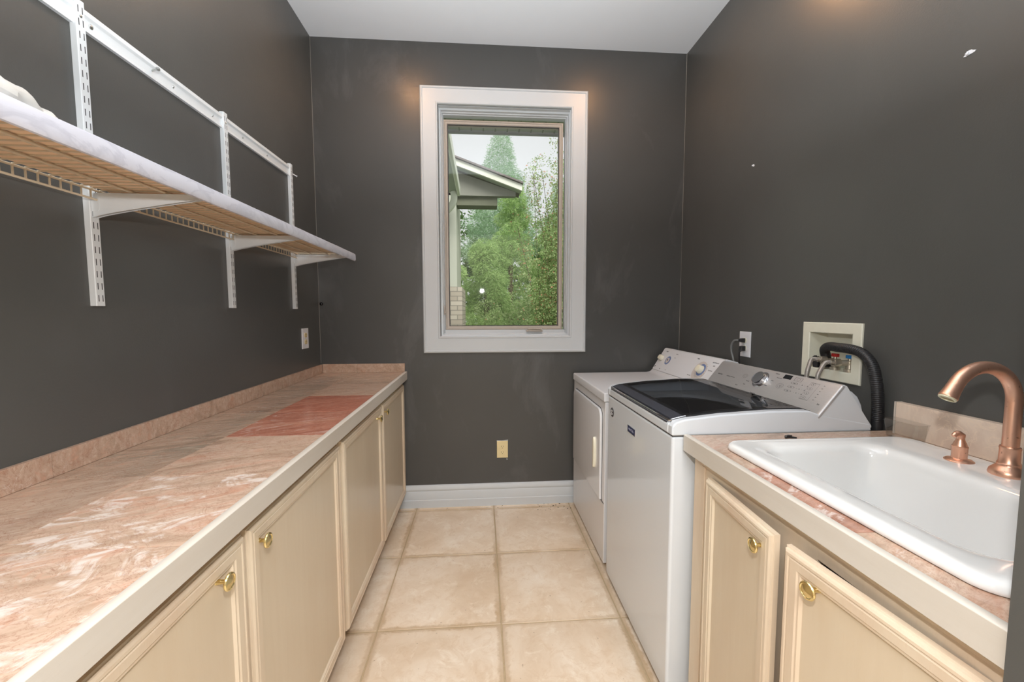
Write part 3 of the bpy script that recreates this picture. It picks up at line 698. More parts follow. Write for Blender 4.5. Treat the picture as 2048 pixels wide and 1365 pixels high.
# clear tub and black clip
mb = MB(); q = (1.262, 1.300, 1.085, 1.185)
rings = [rrect(q[0]+.003, q[1]-.003, q[2]+.003, q[3]-.003, .006, .9165, 4), rrect(q[0]+.001, q[1]-.001, q[2]+.001, q[3]-.001, .007, .94, 4), rrect(q[0]-.003, q[1]+.002, q[2]-.004, q[3]+.004, .009, .972, 4), rrect(q[0]-.005, q[1]+.004, q[2]-.006, q[3]+.006, .009, .974, 4), rrect(q[0]-.001, q[1]-.001, q[2]-.001, q[3]+.001, .008, .974, 4), rrect(q[0]+.003, q[1]-.003, q[2]+.001, q[3]-.001, .007, .94, 4), rrect(q[0]+.005, q[1]-.005, q[2]+.005, q[3]-.005, .005, .9185, 4)]
mb.loft([[(x, y, z-.0015) for x, y, z in g_] for g_ in rings]); tag(obj('plastic_tub', mb, M['clear'], loc=(1.28, 1.135, .915)), 'clear plastic tub leaning at the end of the marble splash behind the sink', 'tub')
mb = MB(); mb.prism([(.930, 1.176), (.946, 1.180), (.966, 1.174), (.962, 1.186), (.948, 1.198), (.938, 1.190)], 'z', .9145, .9185); mb.prism([(.938, 1.180), (.955, 1.180), (.948, 1.190)], 'z', .9185, .923)
tag(obj('plastic_clip', mb, M['black'], loc=(.946, 1.186, .9145)), 'tiny black plastic clip on the counter behind the sink rim', 'clip')

# ------------------------------------------------------------------ dryer
dr = thing('clothes_dryer', 'white front-loading clothes dryer with knob panel, against the back wall', 'dryer', (.94, 2.325, 0))
DY0, DY1 = 1.980, 2.668
mb = MB(); mb.box(.612, 1.29, DY0, DY1, .018, .8545); obj('cabinet_body', mb, M['dryer'], dr, bevel=.004)
mb = MB(); mb.prism([(.606, .8565), (.606, .894), (.609, .899), (.614, .9005), (1.100, .9005), (1.122, .904), (1.136, .913), (1.140, .921), (1.30, .921), (1.30, .8565)], 'y', DY0-.001, DY1+.001); obj('top_panel', mb, M['dryer'], dr, bevel=.003, seg=3)
mb = MB(); pr = [(1.1405, .9225), (1.223, 1.056), (1.229, 1.061), (1.240, 1.062), (1.296, 1.048), (1.302, 1.040), (1.302, .9225)]
mb.prism(pr, 'y', DY0+.001, DY1-.001); cp = obj('control_panel', mb, M['dryer'], dr, bevel=.004, seg=3)
PA, PB = Vector((1.1405, 0, .9225)), Vector((1.223, 0, 1.056)); PU = (PB-PA).normalized(); PN = Vector((-PU.z, 0, PU.x)); PL = (PB-PA).length
def dpos(y, t, h=0): return Vector((0, y, 0))+PA+(PB-PA)*t+PN*h
def dmat(y, t, h=.0004, U_=PU, N_=PN, pos=dpos):
    m = Matrix((Vector((0, -1, 0)), U_, N_)).transposed().to_4x4(); m.translation = pos(y, t, h); return m
def knob_obj(c, n, r, parent, mat, grip=True):
    mb = MB(); mb.lathe([(r, 0), (r, .006), (r*.93, .010), (r*.88, .020), (r*.82, .024), (r*.5, .0255), (0, .0255)], c, n, 36)
    return obj('dial_knob', mb, mat, parent)
for y, t, rr, ringm, ro in ((2.618, .56, .019, None, 0), (2.125, .50, .024, M['ring'], .036)):
    if ringm:
        mb = MB(); mb.lathe([(.060, .0), (.060, .0008)], dpos(y+.012, t-.06, 0), PN, 48); obj('dial_backing', mb, M['ringp'], cp)
        mb = MB(); mb.lathe([(ro, .0008), (ro, .0018)], dpos(y, t, 0), PN, 40); obj('dial_ring', mb, ringm, cp)
    knob_obj(dpos(y, t, .001), PN, rr, cp, M['handle'])
mb = MB(); mb.lathe([(.030, .0), (.030, .001)], dpos(2.530, .53, 0), PN, 40); obj('dial_ring', mb, M['ring'], cp)
mb = MB(); mb.lathe([(.0185, .001), (.0185, .0022)], dpos(2.530, .53, 0), PN, 40); obj('dial_face', mb, M['ringp'], cp)
mb = MB()
for (s_, sz, y, t) in (('START', .010, 2.600, .90), ('SIGNAL', .008, 2.46, .87), ('LOUD', .006, 2.462, .70), ('AUTOMATIC', .010, 2.035, .86), ('DRY', .009, 2.035, .74), ('TIMED', .009, 2.21, .88), ('COTTONS', .008, 2.045, .55), ('MORE DRY', .007, 2.21, .20), ('OFF', .008, 2.06, .14), ('LESS DRY', .007, 2.10, .06), ('ON', .008, 2.57, .1), ('OFF', .007, 2.49, .12)):
    if y > 2.3: mb = MB(); mb.text(s_, sz, dmat(y, t)); obj('lettering', mb, M['ink'], cp, recalc=False)
for (s_, sz, y, t) in (('AUTOMATIC', .010, 2.035, .86), ('DRY', .009, 2.035, .74), ('TIMED', .009, 2.21, .88), ('COTTONS', .008, 2.045, .55), ('MORE DRY', .007, 2.21, .20), ('OFF', .008, 2.06, .14), ('LESS DRY', .007, 2.10, .06)):
    mb = MB(); mb.text(s_, sz, dmat(y, t)); obj('lettering', mb, M['ink'], cp, recalc=False)
mb = MB()
for k in range(20):
    a = 2*math.pi*k/20
    if -.7 < a-1.6 < .4: continue
    y, t = 2.125+.047*math.cos(a), .50+.047*math.sin(a)/PL; c = dpos(y, t, .0014); d_ = Vector((0, math.cos(a), 0))+PU*math.sin(a)
    s2 = PN.cross(d_); mb.add([c-d_*.004-s2*.0006, c+d_*.004-s2*.0006, c+d_*.004+s2*.0006, c-d_*.004+s2*.0006], [(0, 1, 2, 3)])
obj('timer_ticks', mb, M['ink'], cp, recalc=False)
mb = MB(); mb.lathe([(.006, 0), (.006, .001)], dpos(2.648, .16, 0), PN, 20); obj('round_badge', mb, M['ink'], cp)
mb = MB(); mb.tube([dpos(2.530, .53, .003)+Vector((0, .008, -.008)), dpos(2.530, .53, .003), dpos(2.530, .53, .003)+Vector((0, -.006, .006))], .0022, 8); obj('dial_pointer', mb, M['inkd'], cp)
# door face with rounded upper corners
def door_outline(e, r=.045):
    y0, y1, z0, z1 = 2.022+e, 2.628-e, .338+e, .808-e; r = max(.004, r-e); out = [(y1, z0)]
    for k in range(9): a = math.radians(90*k/8); out.append((y1-r+r*math.cos(a), z1-r+r*math.sin(a)))
    for k in range(9): a = math.radians(90+90*k/8); out.append((y0+r+r*math.cos(a), z1-r+r*math.sin(a)))
    out.append((y0, z0)); return out
mb = MB(); mb.prism([(y, z) for y, z in door_outline(-.004)], 'x', .6118, .6105); obj('door_gap', mb, M['dark'], dr)
mb = MB(); mb.loft([[(x, y, z) for y, z in door_outline(e)] for e, x in ((0, .611), (0, .603), (.003, .5995), (.009, .5985))]); dd_ = obj('dryer_door', mb, M['dryer'], dr)
mb = MB(); ys_ = []
ring = lambda e, x: [(x, 2.104+(.0155-e)*math.cos(a), .560+(.083-e if abs(math.sin(a)) > .3 else .083-e)*math.copysign(abs(math.sin(a))**.7, math.sin(a))) for a in [2*math.pi*k/32 for k in range(32)]]
mb.loft([ring(0, .5987), ring(0, .590), ring(.003, .586), ring(.008, .585)]); obj('door_handle', mb, M['handle'], dd_)
mb = MB(); mb.box(.6105, .6118, DY0+.004, DY1-.004, .3300, .3335); obj('panel_seam', mb, M['dark'], dr)
mb = MB()
for a_, b_ in ((.66, DY0+.05), (.66, DY1-.05), (1.24, DY0+.05), (1.24, DY1-.05)):
    mb = MB(); mb.lathe([(.018, 0), (.018, .018)], (a_, b_, .0), n=14); obj('foot', mb, M['black'], dr)

# ------------------------------------------------------------------ washer
wa = thing('washing_machine', 'white top-loading washing machine with black glass lid and steel console', 'washing machine', (.94, 1.575, 0))
WY0, WY1 = 1.242, 1.912
mb = MB(); mb.box(.6045, 1.283, WY0+.003, WY1-.003, .022, .9065); obj('cabinet_body', mb, M['enamel'], wa, bevel=.010, seg=4)
mb = MB(); mb.box(.606, 1.281, WY0+.005, WY1-.005, .9065, .9095); obj('body_seam', mb, M['dark'], wa)
def topz(x):
    P = [(.60, .936), (.612, .9525), (.644, .962), (.764, .9745), (.926, .983), (1.059, .9825), (1.095, .970), (1.12, .962), (1.29, .955)]
    for (a, b), (c, d) in zip(P, P[1:]):
        if a <= x <= c: return b+(d-b)*(x-a)/(c-a)
    return P[-1][1]
def rail_prof(xs, z0, dz=0): return [(xs[0], z0)]+[(x, topz(x)+dz) for x in xs]+[(xs[-1], z0)]
xsR = [.602, .606, .614, .63, .644, .68, .72, .764, .82, .87, .926, 1.0, 1.059, 1.08, 1.095]
mb = MB()
for y0, y1 in ((WY0, WY0+.032), (WY1-.032, WY1)):
    mb.prism([(.602, .9095)]+[(x, topz(x)) for x in xsR]+[(1.278, .935), (1.283, .9095)], 'y', y0, y1)
mb.prism([(.602, .9095), (.602, .940), (.606, .9445), (.616, .946), (.636, .9095)], 'y', WY0+.031, WY1-.031)
mb.prism([(1.085, .9095), (1.085, .955), (1.278, .935), (1.283, .9095)], 'y', WY0+.031, WY1-.031)
obj('top_shell', mb, M['enamel'], wa, bevel=.007, seg=4)
mb = MB()
N = 48; deck = .925
ringo = []; ringi = []
for k in range(N):
    a = 2*math.pi*(k+.5)/N; c, s = math.cos(a), math.sin(a); q = min(.235/max(abs(c), 1e-6), .302/max(abs(s), 1e-6)); ringo.append((.858+c*q, 1.577+s*q, deck+.004)); ringi.append((.858+.205*c, 1.577+.205*s*1.15, deck))
rr2 = lambda k_, z: [(.858+(x-.858)*k_, 1.577+(y-1.577)*k_, z) for x, y, _ in ringi]
mb.loft([ringo, rr2(1.06, deck+.004), rr2(1.02, deck+.001), rr2(1, deck-.008), rr2(.98, deck-.012)], False, False); obj('tub_deck', mb, M['drum'], wa)
mb = MB(); mb.loft([rr2(1.03, deck-.013), rr2(.95, deck-.015), rr2(.93, deck-.03), rr2(.92, deck-.3)], False, True); obj('drum', mb, plain('drum_steel', srgb(150, 150, 150), .3, .8), wa)
mb = MB(); mb.loft([rr2(.90, deck-.02), rr2(.86, deck-.018), rr2(.84, deck-.03), rr2(.88, deck-.035)], False, False); obj('balance_ring', mb, M['drum'], wa)
# lid
LY0, LY1 = WY0+.034, WY1-.034
def sheet(mb, x0, x1, y0, y1, dz, th, n=14):
    xs = [x0+(x1-x0)*k/n for k in range(n+1)]
    mb.loft([[(x, y0, topz(x)+dz), (x, y1, topz(x)+dz), (x, y1, topz(x)+dz-th), (x, y0, topz(x)+dz-th)] for x in xs]); return mb
mb = MB(); sheet(mb, .655, .672, LY0, LY1, .0025, .008, 2); sheet(mb, 1.0555, 1.092, LY0, LY1, .0025, .008, 3)
sheet(mb, .672, 1.056, LY0, LY0+.024, .0025, .008); sheet(mb, .672, 1.056, LY1-.024, LY1, .0025, .008)
ld = obj('lid', mb, M['lidblack'], wa, ang=20)
mb = MB(); sheet(mb, .616, .655, LY0, LY1, .0025, .008, 4); obj('lid_front_band', mb, M['lidslate'], ld)
mb = MB(); sheet(mb, .672, 1.0555, LY0+.024, LY1-.024, .0022, .004); obj('lid_window', mb, M['tint'], ld)
mb = MB(); mb.tube([(.66, LY0-.003, topz(.66)+.001), (.625, LY0-.003, topz(.625)+.001), (.614, LY0-.002, .9535), (.609, LY0+.004, .951), (.608, 1.4, .951), (.608, 1.75, .951), (.609, LY1-.004, .951), (.614, LY1+.001, .9535)], .0042, 10); obj('chrome_lip', mb, M['chrome'], ld)
mb = MB(); mb.tube([(.604, LY0+.01, .9445), (.6035, 1.57, .9445), (.604, LY1-.01, .9445)], .0022, 8); obj('lower_lip', mb, M['inkd'], ld)
# console
mb = MB(); pc = [(1.098, .9555), (1.0975, .968), (1.172, 1.062), (1.178, 1.066), (1.188, 1.062), (1.206, 1.036), (1.262, .955), (1.2815, .928), (1.2815, .920), (1.20, .94)]
mb.prism(pc, 'y', WY0+.001, WY1-.001); cs = obj('console', mb, M['enamel'], wa, bevel=.002)
mb = MB(); mb.prism([(1.19, 1.045), (1.218, 1.044), (1.240, 1.036), (1.262, 1.018), (1.277, .990), (1.286, .955), (1.289, .925), (1.20, .925)], 'y', WY0+.035, WY0+.165); obj('rear_hump', mb, M['enamel'], wa, bevel=.006, seg=3)
CA, CB = Vector((1.0915, 0, .9665)), Vector((1.1725, 0, 1.0655)); CU = (CB-CA).normalized(); CN = Vector((-CU.z, 0, CU.x)); CL = (CB-CA).length
def cpos(y, t, h=0): return Vector((0, y, 0))+CA+(CB-CA)*t+CN*h
def cmat(y, t, h=.0003): return dmat(y, t, h, CU, CN, cpos)
def facering(e, h, rb=.010):
    y0, y1, a0, a1 = WY0-.001+e, WY1+.001-e, -.012+e, CL+.004-e; out = []
    for cy, ca, s0 in ((y1-rb, a1-rb, 0), (y0+rb, a1-rb, 90), (y0+rb, a0+rb, 180), (y1-rb, a0+rb, 270)):
        for k in range(6):
            a = math.radians(s0+18*k); out.append(cpos(cy+rb*math.cos(a), 0)+CU*(ca+rb*math.sin(a))+CN*h)
    return out
mb = MB(); mb.loft([facering(.004, -.011), facering(.0, -.009), facering(0, -.004), facering(.0015, -.0015), facering(.005, 0)]); pl = obj('control_panel', mb, M['steel'], wa, ang=50)
mb = MB(); c = cpos(1.592, .60, 0); mb.lathe([(.0305, 0), (.0305, .002), (.029, .003), (.0285, .016), (.0275, .0185), (.0265, .0185), (.0262, .0178), (0, .0178)], c, CN, 48); kn = obj('dial_knob', mb, M['chrome'], pl)
mb = MB(); mb.lathe([(.038, 0), (.038, .0004), (.0315, .0008)], c, CN, 48); obj('dial_ring', mb, M['chrome'], pl)
mb = MB(); q = lambda y, t: cpos(y, t, .0004)
mb.add([q(1.492, .82), q(1.452, .82), q(1.452, .965), q(1.492, .965)], [(0, 1, 2, 3)]); obj('display', mb, M['lidblack'], pl, recalc=False)
mb = MB()
mb.text('MAYTAG', .0085, cmat(1.855, .44)); obj('lettering', mb, M['inkd'], pl, recalc=False); mb = MB(); mb.text('COMMERCIAL TECHNOLOGY', .0045, cmat(1.775, .44)); obj('lettering', mb, M['inkd'], pl, recalc=False)
mb = MB(); mb.text('he', .010, cmat(1.272, .30)); obj('logo_lettering', mb, M['ink'], pl, recalc=False); mb = MB()
for s_, q_, y, t in (('Normal', .006, 1.655, .44), ('Bulky', .006, 1.66, .30), ('Sheets', .006, 1.70, .20), ('Delicates', .006, 1.530, .93), ('Rinse', .006, 1.530, .66), ('Powerwash', .006, 1.507, .80), ('Whites', .006, 1.545, .45), ('Drain & Spin', .006, 1.578, .08)):
    mb = MB(); mb.text(s_, q_, cmat(y, t)); obj('lettering', mb, M['ink'], pl, recalc=False)
mb = MB()
def loop(cy, ct_, ry, rt, n=20, w=.0007, rect=False):
    pts = []
    for k in range(n):
        a = 2*math.pi*k/n
        if rect:
            ca, sa = math.cos(a), math.sin(a); q_ = 1/max(abs(ca), abs(sa)); pts.append((ry*ca*q_, rt*sa*q_))
        else: pts.append((ry*math.cos(a), rt*math.sin(a)))
    ins = [cpos(cy+a, ct_, .0004)+CU*b for a, b in pts]; k2 = 1-w/min(ry, rt)
    ou = [cpos(cy+a*k2, ct_, .0004)+CU*b*k2 for a, b in pts]
    mb.add(ins+ou, [(k, (k+1) % n, n+(k+1) % n, n+k) for k in range(n)])
loop(1.690, .60, .015, .010); loop(1.690, .60, .009, .006); loop(1.478, .55, .017, .012); loop(1.478, .55, .011, .008); loop(1.418, .88, .018, .008, rect=True, n=24); loop(1.418, .88, .008, .005)
mb.text('>|', .010, cmat(1.478, .55))
for r_, t in enumerate((.74, .60, .46)):
    loop(1.424+.002*r_, t, .017, .0045, w=.0006); mb.text(('Temp', 'Soil', 'Spin')[r_], .0048, cmat(1.424+.002*r_, t)); 
    for k in range(4): mb.text(('-', 'o', '-', 'o')[k], .008, cmat(1.398-.012*k, t))
loop(1.340, .60, .019, .036, rect=True, n=32, w=.0006)
for k in range(4): loop(1.345, .83-.15*k, .010, .006, w=.0006); mb.text('Q', .006, cmat(1.345, .83-.15*k))
obj('option_lettering', mb, M['ink'], pl, recalc=False); mb = MB()
for k in range(6):
    t = .86-.095*k; mb.text('o--', .0065, cmat(1.300, t))
obj('status_lettering', mb, M['ink'], pl, recalc=False)
# front badges
mb = MB(); mb.prism([(1.641, .842), (1.558, .836), (1.556, .812), (1.639, .812)], 'x', .6046, .6020)
mb = MB(); mb.prism([(1.640, .838), (1.556, .838), (1.556, .810), (1.640, .810)], 'x', .6046, .6024); bd = obj('badge', mb, M['chrome'], wa, bevel=.0006)
mb = MB(); mb.prism([(1.637, .8355), (1.559, .8355), (1.559, .8125), (1.637, .8125)], 'x', .6025, .6018); obj('badge_plate', mb, M['navy'], bd)
mb = MB(); mm = Matrix((Vector((0, -1, 0)), Vector((0, 0, 1)), Vector((-1, 0, 0)))).transposed().to_4x4(); mm.translation = (.6016, 1.598, .824); mb.text('MAYTAG', .014, mm); obj('badge_lettering', mb, plain('badge_silver', srgb(170, 172, 190), .4), bd, recalc=False)
mb = MB(); mb.lathe([(.022, 0), (.022, .0012), (.021, .002)], (.6046, 1.845, .838), (-1, 0, 0), 40); mdl = obj('round_badge', mb, M['ink'], wa)
mb = MB(); mb.lathe([(.0175, 0), (.0175, .0006)], (.6026, 1.845, .838), (-1, 0, 0), 36); obj('badge_face', mb, M['inkd'], mdl)
mb = MB()
for a_ in (0, math.pi):
    mb.tube([(.6018, 1.845+.011*math.cos(a_+t_), .838+.011*math.sin(a_+t_)) for t_ in (.2, .7, 1.2, 1.7, 2.2)], .0014, 6)
mb.tube([(.6018, 1.852, .829), (.6018, 1.838, .847)], .0018, 6); obj('badge_mark', mb, M['plwhite'], mdl)
mb = MB()
for a_, b_ in ((.66, WY0+.05), (.66, WY1-.05), (1.23, WY0+.05), (1.23, WY1-.05)):
    mb = MB(); mb.lathe([(.02, 0), (.02, .022)], (a_, b_, .0), n=14); obj('foot', mb, M['black'], wa)

# ------------------------------------------------------------------ laundry outlet box and hoses
bxr = thing('laundry_outlet_box', 'cream recessed laundry valve box in the right wall above the washer', 'valve box', (XR, 1.487, 1.15))
def xr(e, x, y0=1.352, y1=1.620, z0=1.040, z1=1.262): return [(x, y0+e, z0+e), (x, y1-e, z0+e), (x, y1-e, z1-e), (x, y0+e, z1-e)]
mb = MB(); I_ = lambda e, x: xr(e, x, 1.390, 1.583, 1.080, 1.220)
mb.loft([xr(0, XR-.0005), xr(0, XR-.006), xr(.003, XR-.009), I_(-.003, XR-.009), I_(0, XR-.006), I_(.0, XR+.010), I_(.004, XR+.065)], False, True); obj('box_shell', mb, M['boxp'], bxr, ang=25)
mb = MB(); mb.box(XR+.063, XR+.0645, 1.396, 1.578, 1.149, 1.1505); obj('box_seam', mb, M['ink'], bxr)
for yy, hm, lab in ((1.478, M['red'], 'red lever handle'), (1.415, M['blue'], 'blue lever handle')):
    mb = MB(); c = Vector((XR+.012, yy, 1.0805)); mb.lathe([(.017, 0), (.017, .010), (.012, .012), (.011, .026), (.013, .028), (.013, .040), (.006, .042), (.005, .052)], c, n=24)
    mb.lathe([(.011, 0), (.011, .028)], c+Vector((-.002, 0, .033)), (-.85, .5, 0), 18)
    vv = obj('valve', mb, plain('valve_nickel', srgb(196, 188, 172), .3, .8), bxr)
    mb = MB(); h = c+Vector((0, 0, .05)); mb.box(h.x-.006, h.x+.006, h.y-.013, h.y+.013, h.z, h.z+.013); mb.lathe([(.008, 0), (.0075, .012)], h+Vector((0, 0, .0)), n=16)
    hd = obj('valve_handle', mb, hm, vv, bevel=.002); hd['label'] = lab
def hose(name, lab, start, pts, grp):
    r = thing(name, lab, 'hose', start, grp)
    mb = MB(); d = (Vector(pts[0])-Vector(start)).normalized(); s = Vector(start)
    mb.lathe([(.0135, 0), (.0140, .004), (.0140, .018), (.011, .021), (.0105, .030), (.0085, .031)], s, d, 20); obj('coupling', mb, plain('coupling_nickel', srgb(205, 196, 180), .28, .9), r)
    mb = MB(); mb.tube([s+d*.026]+[Vector(p) for p in pts], .0078, 14, smooth=8); obj('braided_hose', mb, M['braid'], r)
hose('supply_hose', 'braided steel hose from the red hot valve, the farther of two', (XR-.012, 1.490, 1.118), [(XR-.055, 1.510, 1.118), (1.27, 1.500, 1.095), (1.262, 1.500, 1.05), (1.285, 1.51, .98), (1.30, 1.51, .90)], 'braided water supply hoses')
hose('supply_hose', 'braided steel hose from the blue cold valve, the nearer of two', (XR-.012, 1.428, 1.115), [(XR-.055, 1.446, 1.112), (1.27, 1.444, 1.088), (1.258, 1.444, 1.05), (1.285, 1.45, .98), (1.30, 1.45, .90)], 'braided water supply hoses')
# corrugated drain hose
pts = spline([Vector(p) for p in ((XR+.012, 1.515, 1.085), (XR+.010, 1.518, 1.125), (XR-.004, 1.510, 1.155), (XR-.022, 1.470, 1.171), (XR-.034, 1.415, 1.172), (XR-.034, 1.360, 1.170), (XR-.030, 1.322, 1.158), (XR-.027, 1.290, 1.125), (XR-.026, 1.272, 1.07), (XR-.026, 1.262, 1.0), (XR-.026, 1.260, .93), (XR-.026, 1.262, .80), (XR-.026, 1.262, .6))], 40)
# resample evenly and add ribs
res = [pts[0]]; step = .00155; acc = 0
for a, b in zip(pts, pts[1:]):
    d = (b-a).length; 
    while acc+d >= step and d > 1e-9:
        t = (step-acc)/d; a = a.lerp(b, t); res.append(a.copy()); d = (b-a).length; acc = 0
    acc += d
pat = (.0160, .0172, .0172, .0160)
mb = MB(); mb.tube(res, [pat[i % 4] if i < 330 else .0166 for i in range(len(res))], 18)
tag(obj('drain_hose', mb, M['black'], loc=(XR-.03, 1.27, .6), ang=80), 'black corrugated drain hose hooked into the valve box and dropping behind the washer', 'hose')
mb = MB(); mb.prism([(1.560, 1.082), (1.538, 1.082), (1.535, 1.110), (1.545, 1.126), (1.550, 1.112), (1.556, 1.128), (1.566, 1.120), (1.563, 1.100)], 'x', XR-.008, XR+.004)
tag(obj('hose_strap', mb, M['black'], loc=(XR, 1.55, 1.08)), 'torn black plastic strap at the left corner of the valve box', 'strap')

# ------------------------------------------------------------------ dirt crumbs on the floor near the dryer
rng = random.Random(8); mb = MB()
for k in range(34):
    x = rng.uniform(.36, .59) if k < 22 else rng.uniform(-.45, .5); y = rng.uniform(2.60, 2.69) if k < 22 else rng.uniform(2.655, 2.69); s = rng.uniform(.0015, .006)
    if k > 21: s *= .6
    mb.lathe([(s, 0), (s*.8, s*.35), (s*.2, s*.5)], (x, y, .0002), n=7, sx=rng.uniform(.6, 1.5), sy=rng.uniform(.5, 1))
tag(obj('dirt_crumbs', mb, M['grit'], loc=(.45, 2.65, 0)), 'dark grit scattered along the baseboard on the tiles beside the dryer', 'dirt', kind='stuff')

# ------------------------------------------------------------------ ceiling lamps (just above the frame; they glint on the walls)
def can(label, x, y):
    r = thing('recessed_lamp', label, 'ceiling lamp', (x, y, CZ), 'recessed ceiling lamps')
    mb = MB(); mb.lathe([(.085, 0), (.085, .004), (.062, .007), (.058, .002), (.058, 0)], (x, y, CZ), (0, 0, -1), 36); obj('trim_ring', mb, M['white'], r)
    e = NT('lamp_glow'); e.b.inputs['Emission Color'].default_value = (1, .5, .2, 1); e.b.inputs['Emission Strength'].default_value = 110; e.set(srgb(255, 230, 200), .5)
    mb = MB(); mb.lathe([(.056, 0), (.050, .008), (.03, .013), (0, .015)], (x, y, CZ), (0, 0, -1), 28); obj('bulb', mb, e.m, r)
    light('lamp_light', 'SPOT', (x, y, CZ-.03), E_CAN, (1, .66, .40), .05, spread=2.6)
can('warm recessed ceiling lamp at the far left of the room', -.50, 2.10); can('warm recessed ceiling lamp at the far right of the room', .80, 2.10)

# ------------------------------------------------------------------ outside
M['siding'] = plain('pale_siding', srgb(196, 198, 182), .7, var=.04, vs=6)
M['soffit'] = plain('soffit_grey_green', srgb(172, 178, 162), .7, var=.05, vs=10)
M['fascia'] = plain('fascia_cream', srgb(226, 228, 212), .6, var=.03, vs=10)
M['shingle'] = plain('shingle', srgb(128, 120, 116), .9, var=.2, vs=30)
M['grass'] = plain('grass', srgb(96, 120, 60), .9, var=.2, vs=6)
M['bark'] = plain('bark', srgb(96, 80, 64), .9, var=.2, vs=20)
def brick():
    t = NT('grey_brick'); b = t.n('ShaderNodeTexBrick'); m = t.co((1, 1, 1)); 
    cx = t.n('ShaderNodeSeparateXYZ'); t.l(m, cx.inputs[0]); cb = t.n('ShaderNodeCombineXYZ'); t.l(t.math('ADD', cx.outputs['X'], cx.outputs['Y']), cb.inputs[0]); t.l(cx.outputs['Z'], cb.inputs[1]); t.l(cb.outputs[0], b.inputs['Vector'])
    b.inputs['Scale'].default_value = 1; b.inputs['Brick Width'].default_value = .2; b.inputs['Row Height'].default_value = .067; b.inputs['Mortar Size'].default_value = .006
    b.inputs['Color1'].default_value = srgb(172, 160, 144); b.inputs['Color2'].default_value = srgb(196, 186, 170); b.inputs['Mortar'].default_value = srgb(140, 134, 122)
    t.set(b.outputs[0], .9); return t.m
M['brick'] = brick()
mb = MB(); mb.box(-14, 16, D+.3, 34, -.45, -.35); g_ = struct('lawn', mb, M['grass']); tag(g_, 'green lawn outside the window', 'lawn', kind='structure')
# own eave above the window, soffit boards with seams
ev = thing('house_eave', 'grey-green vented soffit of the house eave just above the window', 'eave', (.3, 3.05, 2.69)); ev['kind'] = 'structure'
mb = MB(); mb.box(-1.2, 1.9, D+WT+.01, 3.30, 2.700, 2.715); obj('soffit', mb, M['soffit'], ev)
mb = MB()
for k in range(-8, 14): mb.box(.092*k+.02, .092*k+.030, D+WT+.01, 3.295, 2.694, 2.7005)
obj('soffit_ribs', mb, plain('soffit_seam', srgb(140, 146, 128), .8), ev)
mb = MB(); mb.box(-1.2, 1.9, 3.29, 3.31, 2.676, 2.86); obj('fascia', mb, plain('fascia_grey', srgb(176, 178, 176), .6), ev)
mb = MB(); mb.prism([(3.31, 2.86), (2.6, 3.2), (2.6, 3.1), (2.9, 2.86)], 'x', -1.2, 1.9); obj('roof', mb, M['shingle'], ev)
# neighbouring wing
wg = thing('house_wing', 'pale-sided wing with gable roof, brick base and eave left outside the window', 'house wing', (-1.2, 7.0, -.35))
mb = MB(); mb.box(-3.2, -.345, 6.0, 7.2, 1.66, 2.98); obj('siding_wall', mb, M['siding'], wg)
mb = MB(); mb.box(-3.2, -.272, 5.94, 7.2, -.35, 1.66); obj('brick_base', mb, M['brick'], wg)
# gable facing the window
mb = MB(); mb.prism([(-3.2, 2.95), (.50, 2.95), (.50, 3.01), (-.38, 3.29), (-3.2, 4.25)], 'y', 6.0, 6.1)
obj('gable', mb, plain('gable_grey', srgb(150, 149, 138), .8, var=.08, vs=5), wg)
sl = (3.388-3.053)/(.572+.368)
mb = MB(); mb.prism([(.575, 3.060), (.575, 2.975), (-3.2, 2.975+sl*3.775), (-3.2, 3.060+sl*3.775)], 'y', 5.80, 5.84); obj('rake_board', mb, M['fascia'], wg)
mb = MB(); mb.prism([(.585, 3.062), (.585, 3.085), (-3.2, 3.085+sl*3.785), (-3.2, 3.062+sl*3.785)], 'y', 5.76, 6.5); obj('roof', mb, M['shingle'], wg)
mb = MB(); mb.prism([(.57, 2.985), (.57, 3.0), (-3.2, 3.0+sl*3.77), (-3.2, 2.985+sl*3.77)], 'y', 5.84, 6.0); obj('rake_soffit', mb, M['soffit'], wg)
mb = MB(); mb.box(-.34, .24, 6.06, 6.3, 2.83, 2.95); obj('gable_shade_block', mb, plain('gable_shade_grey', srgb(118, 120, 100), .8, var=.1, vs=9), wg)  # dark block put in for the dim shading below the gable, no real beam
# side eave running away from the house on the left: its fascia and gutter
se = thing('side_eave', 'cream gutter edge of the side eave running away left of the window', 'eave', (-.45, 4.6, 2.9))
mb = MB(); mb.box(-1.6, -.305, 3.32, 5.72, 2.905, 2.925); obj('soffit', mb, M['soffit'], se)
mb = MB(); mb.box(-.312, -.272, 3.32, 5.72, 2.86, 2.985); obj('gutter', mb, M['fascia'], se, bevel=.01)
mb = MB(); mb.box(-1.6, -.33, 3.32, 5.72, 2.985, 3.03); obj('roof', mb, M['shingle'], se)
mb = MB(); mb.tube([(-.36, 5.66, 2.90), (-.352, 5.66, 2.84), (-.37, 5.68, 2.76), (-.43, 5.72, 2.69), (-.52, 5.76, 2.63)], .045, 14, smooth=5); obj('downspout_elbow', mb, M['fascia'], se)

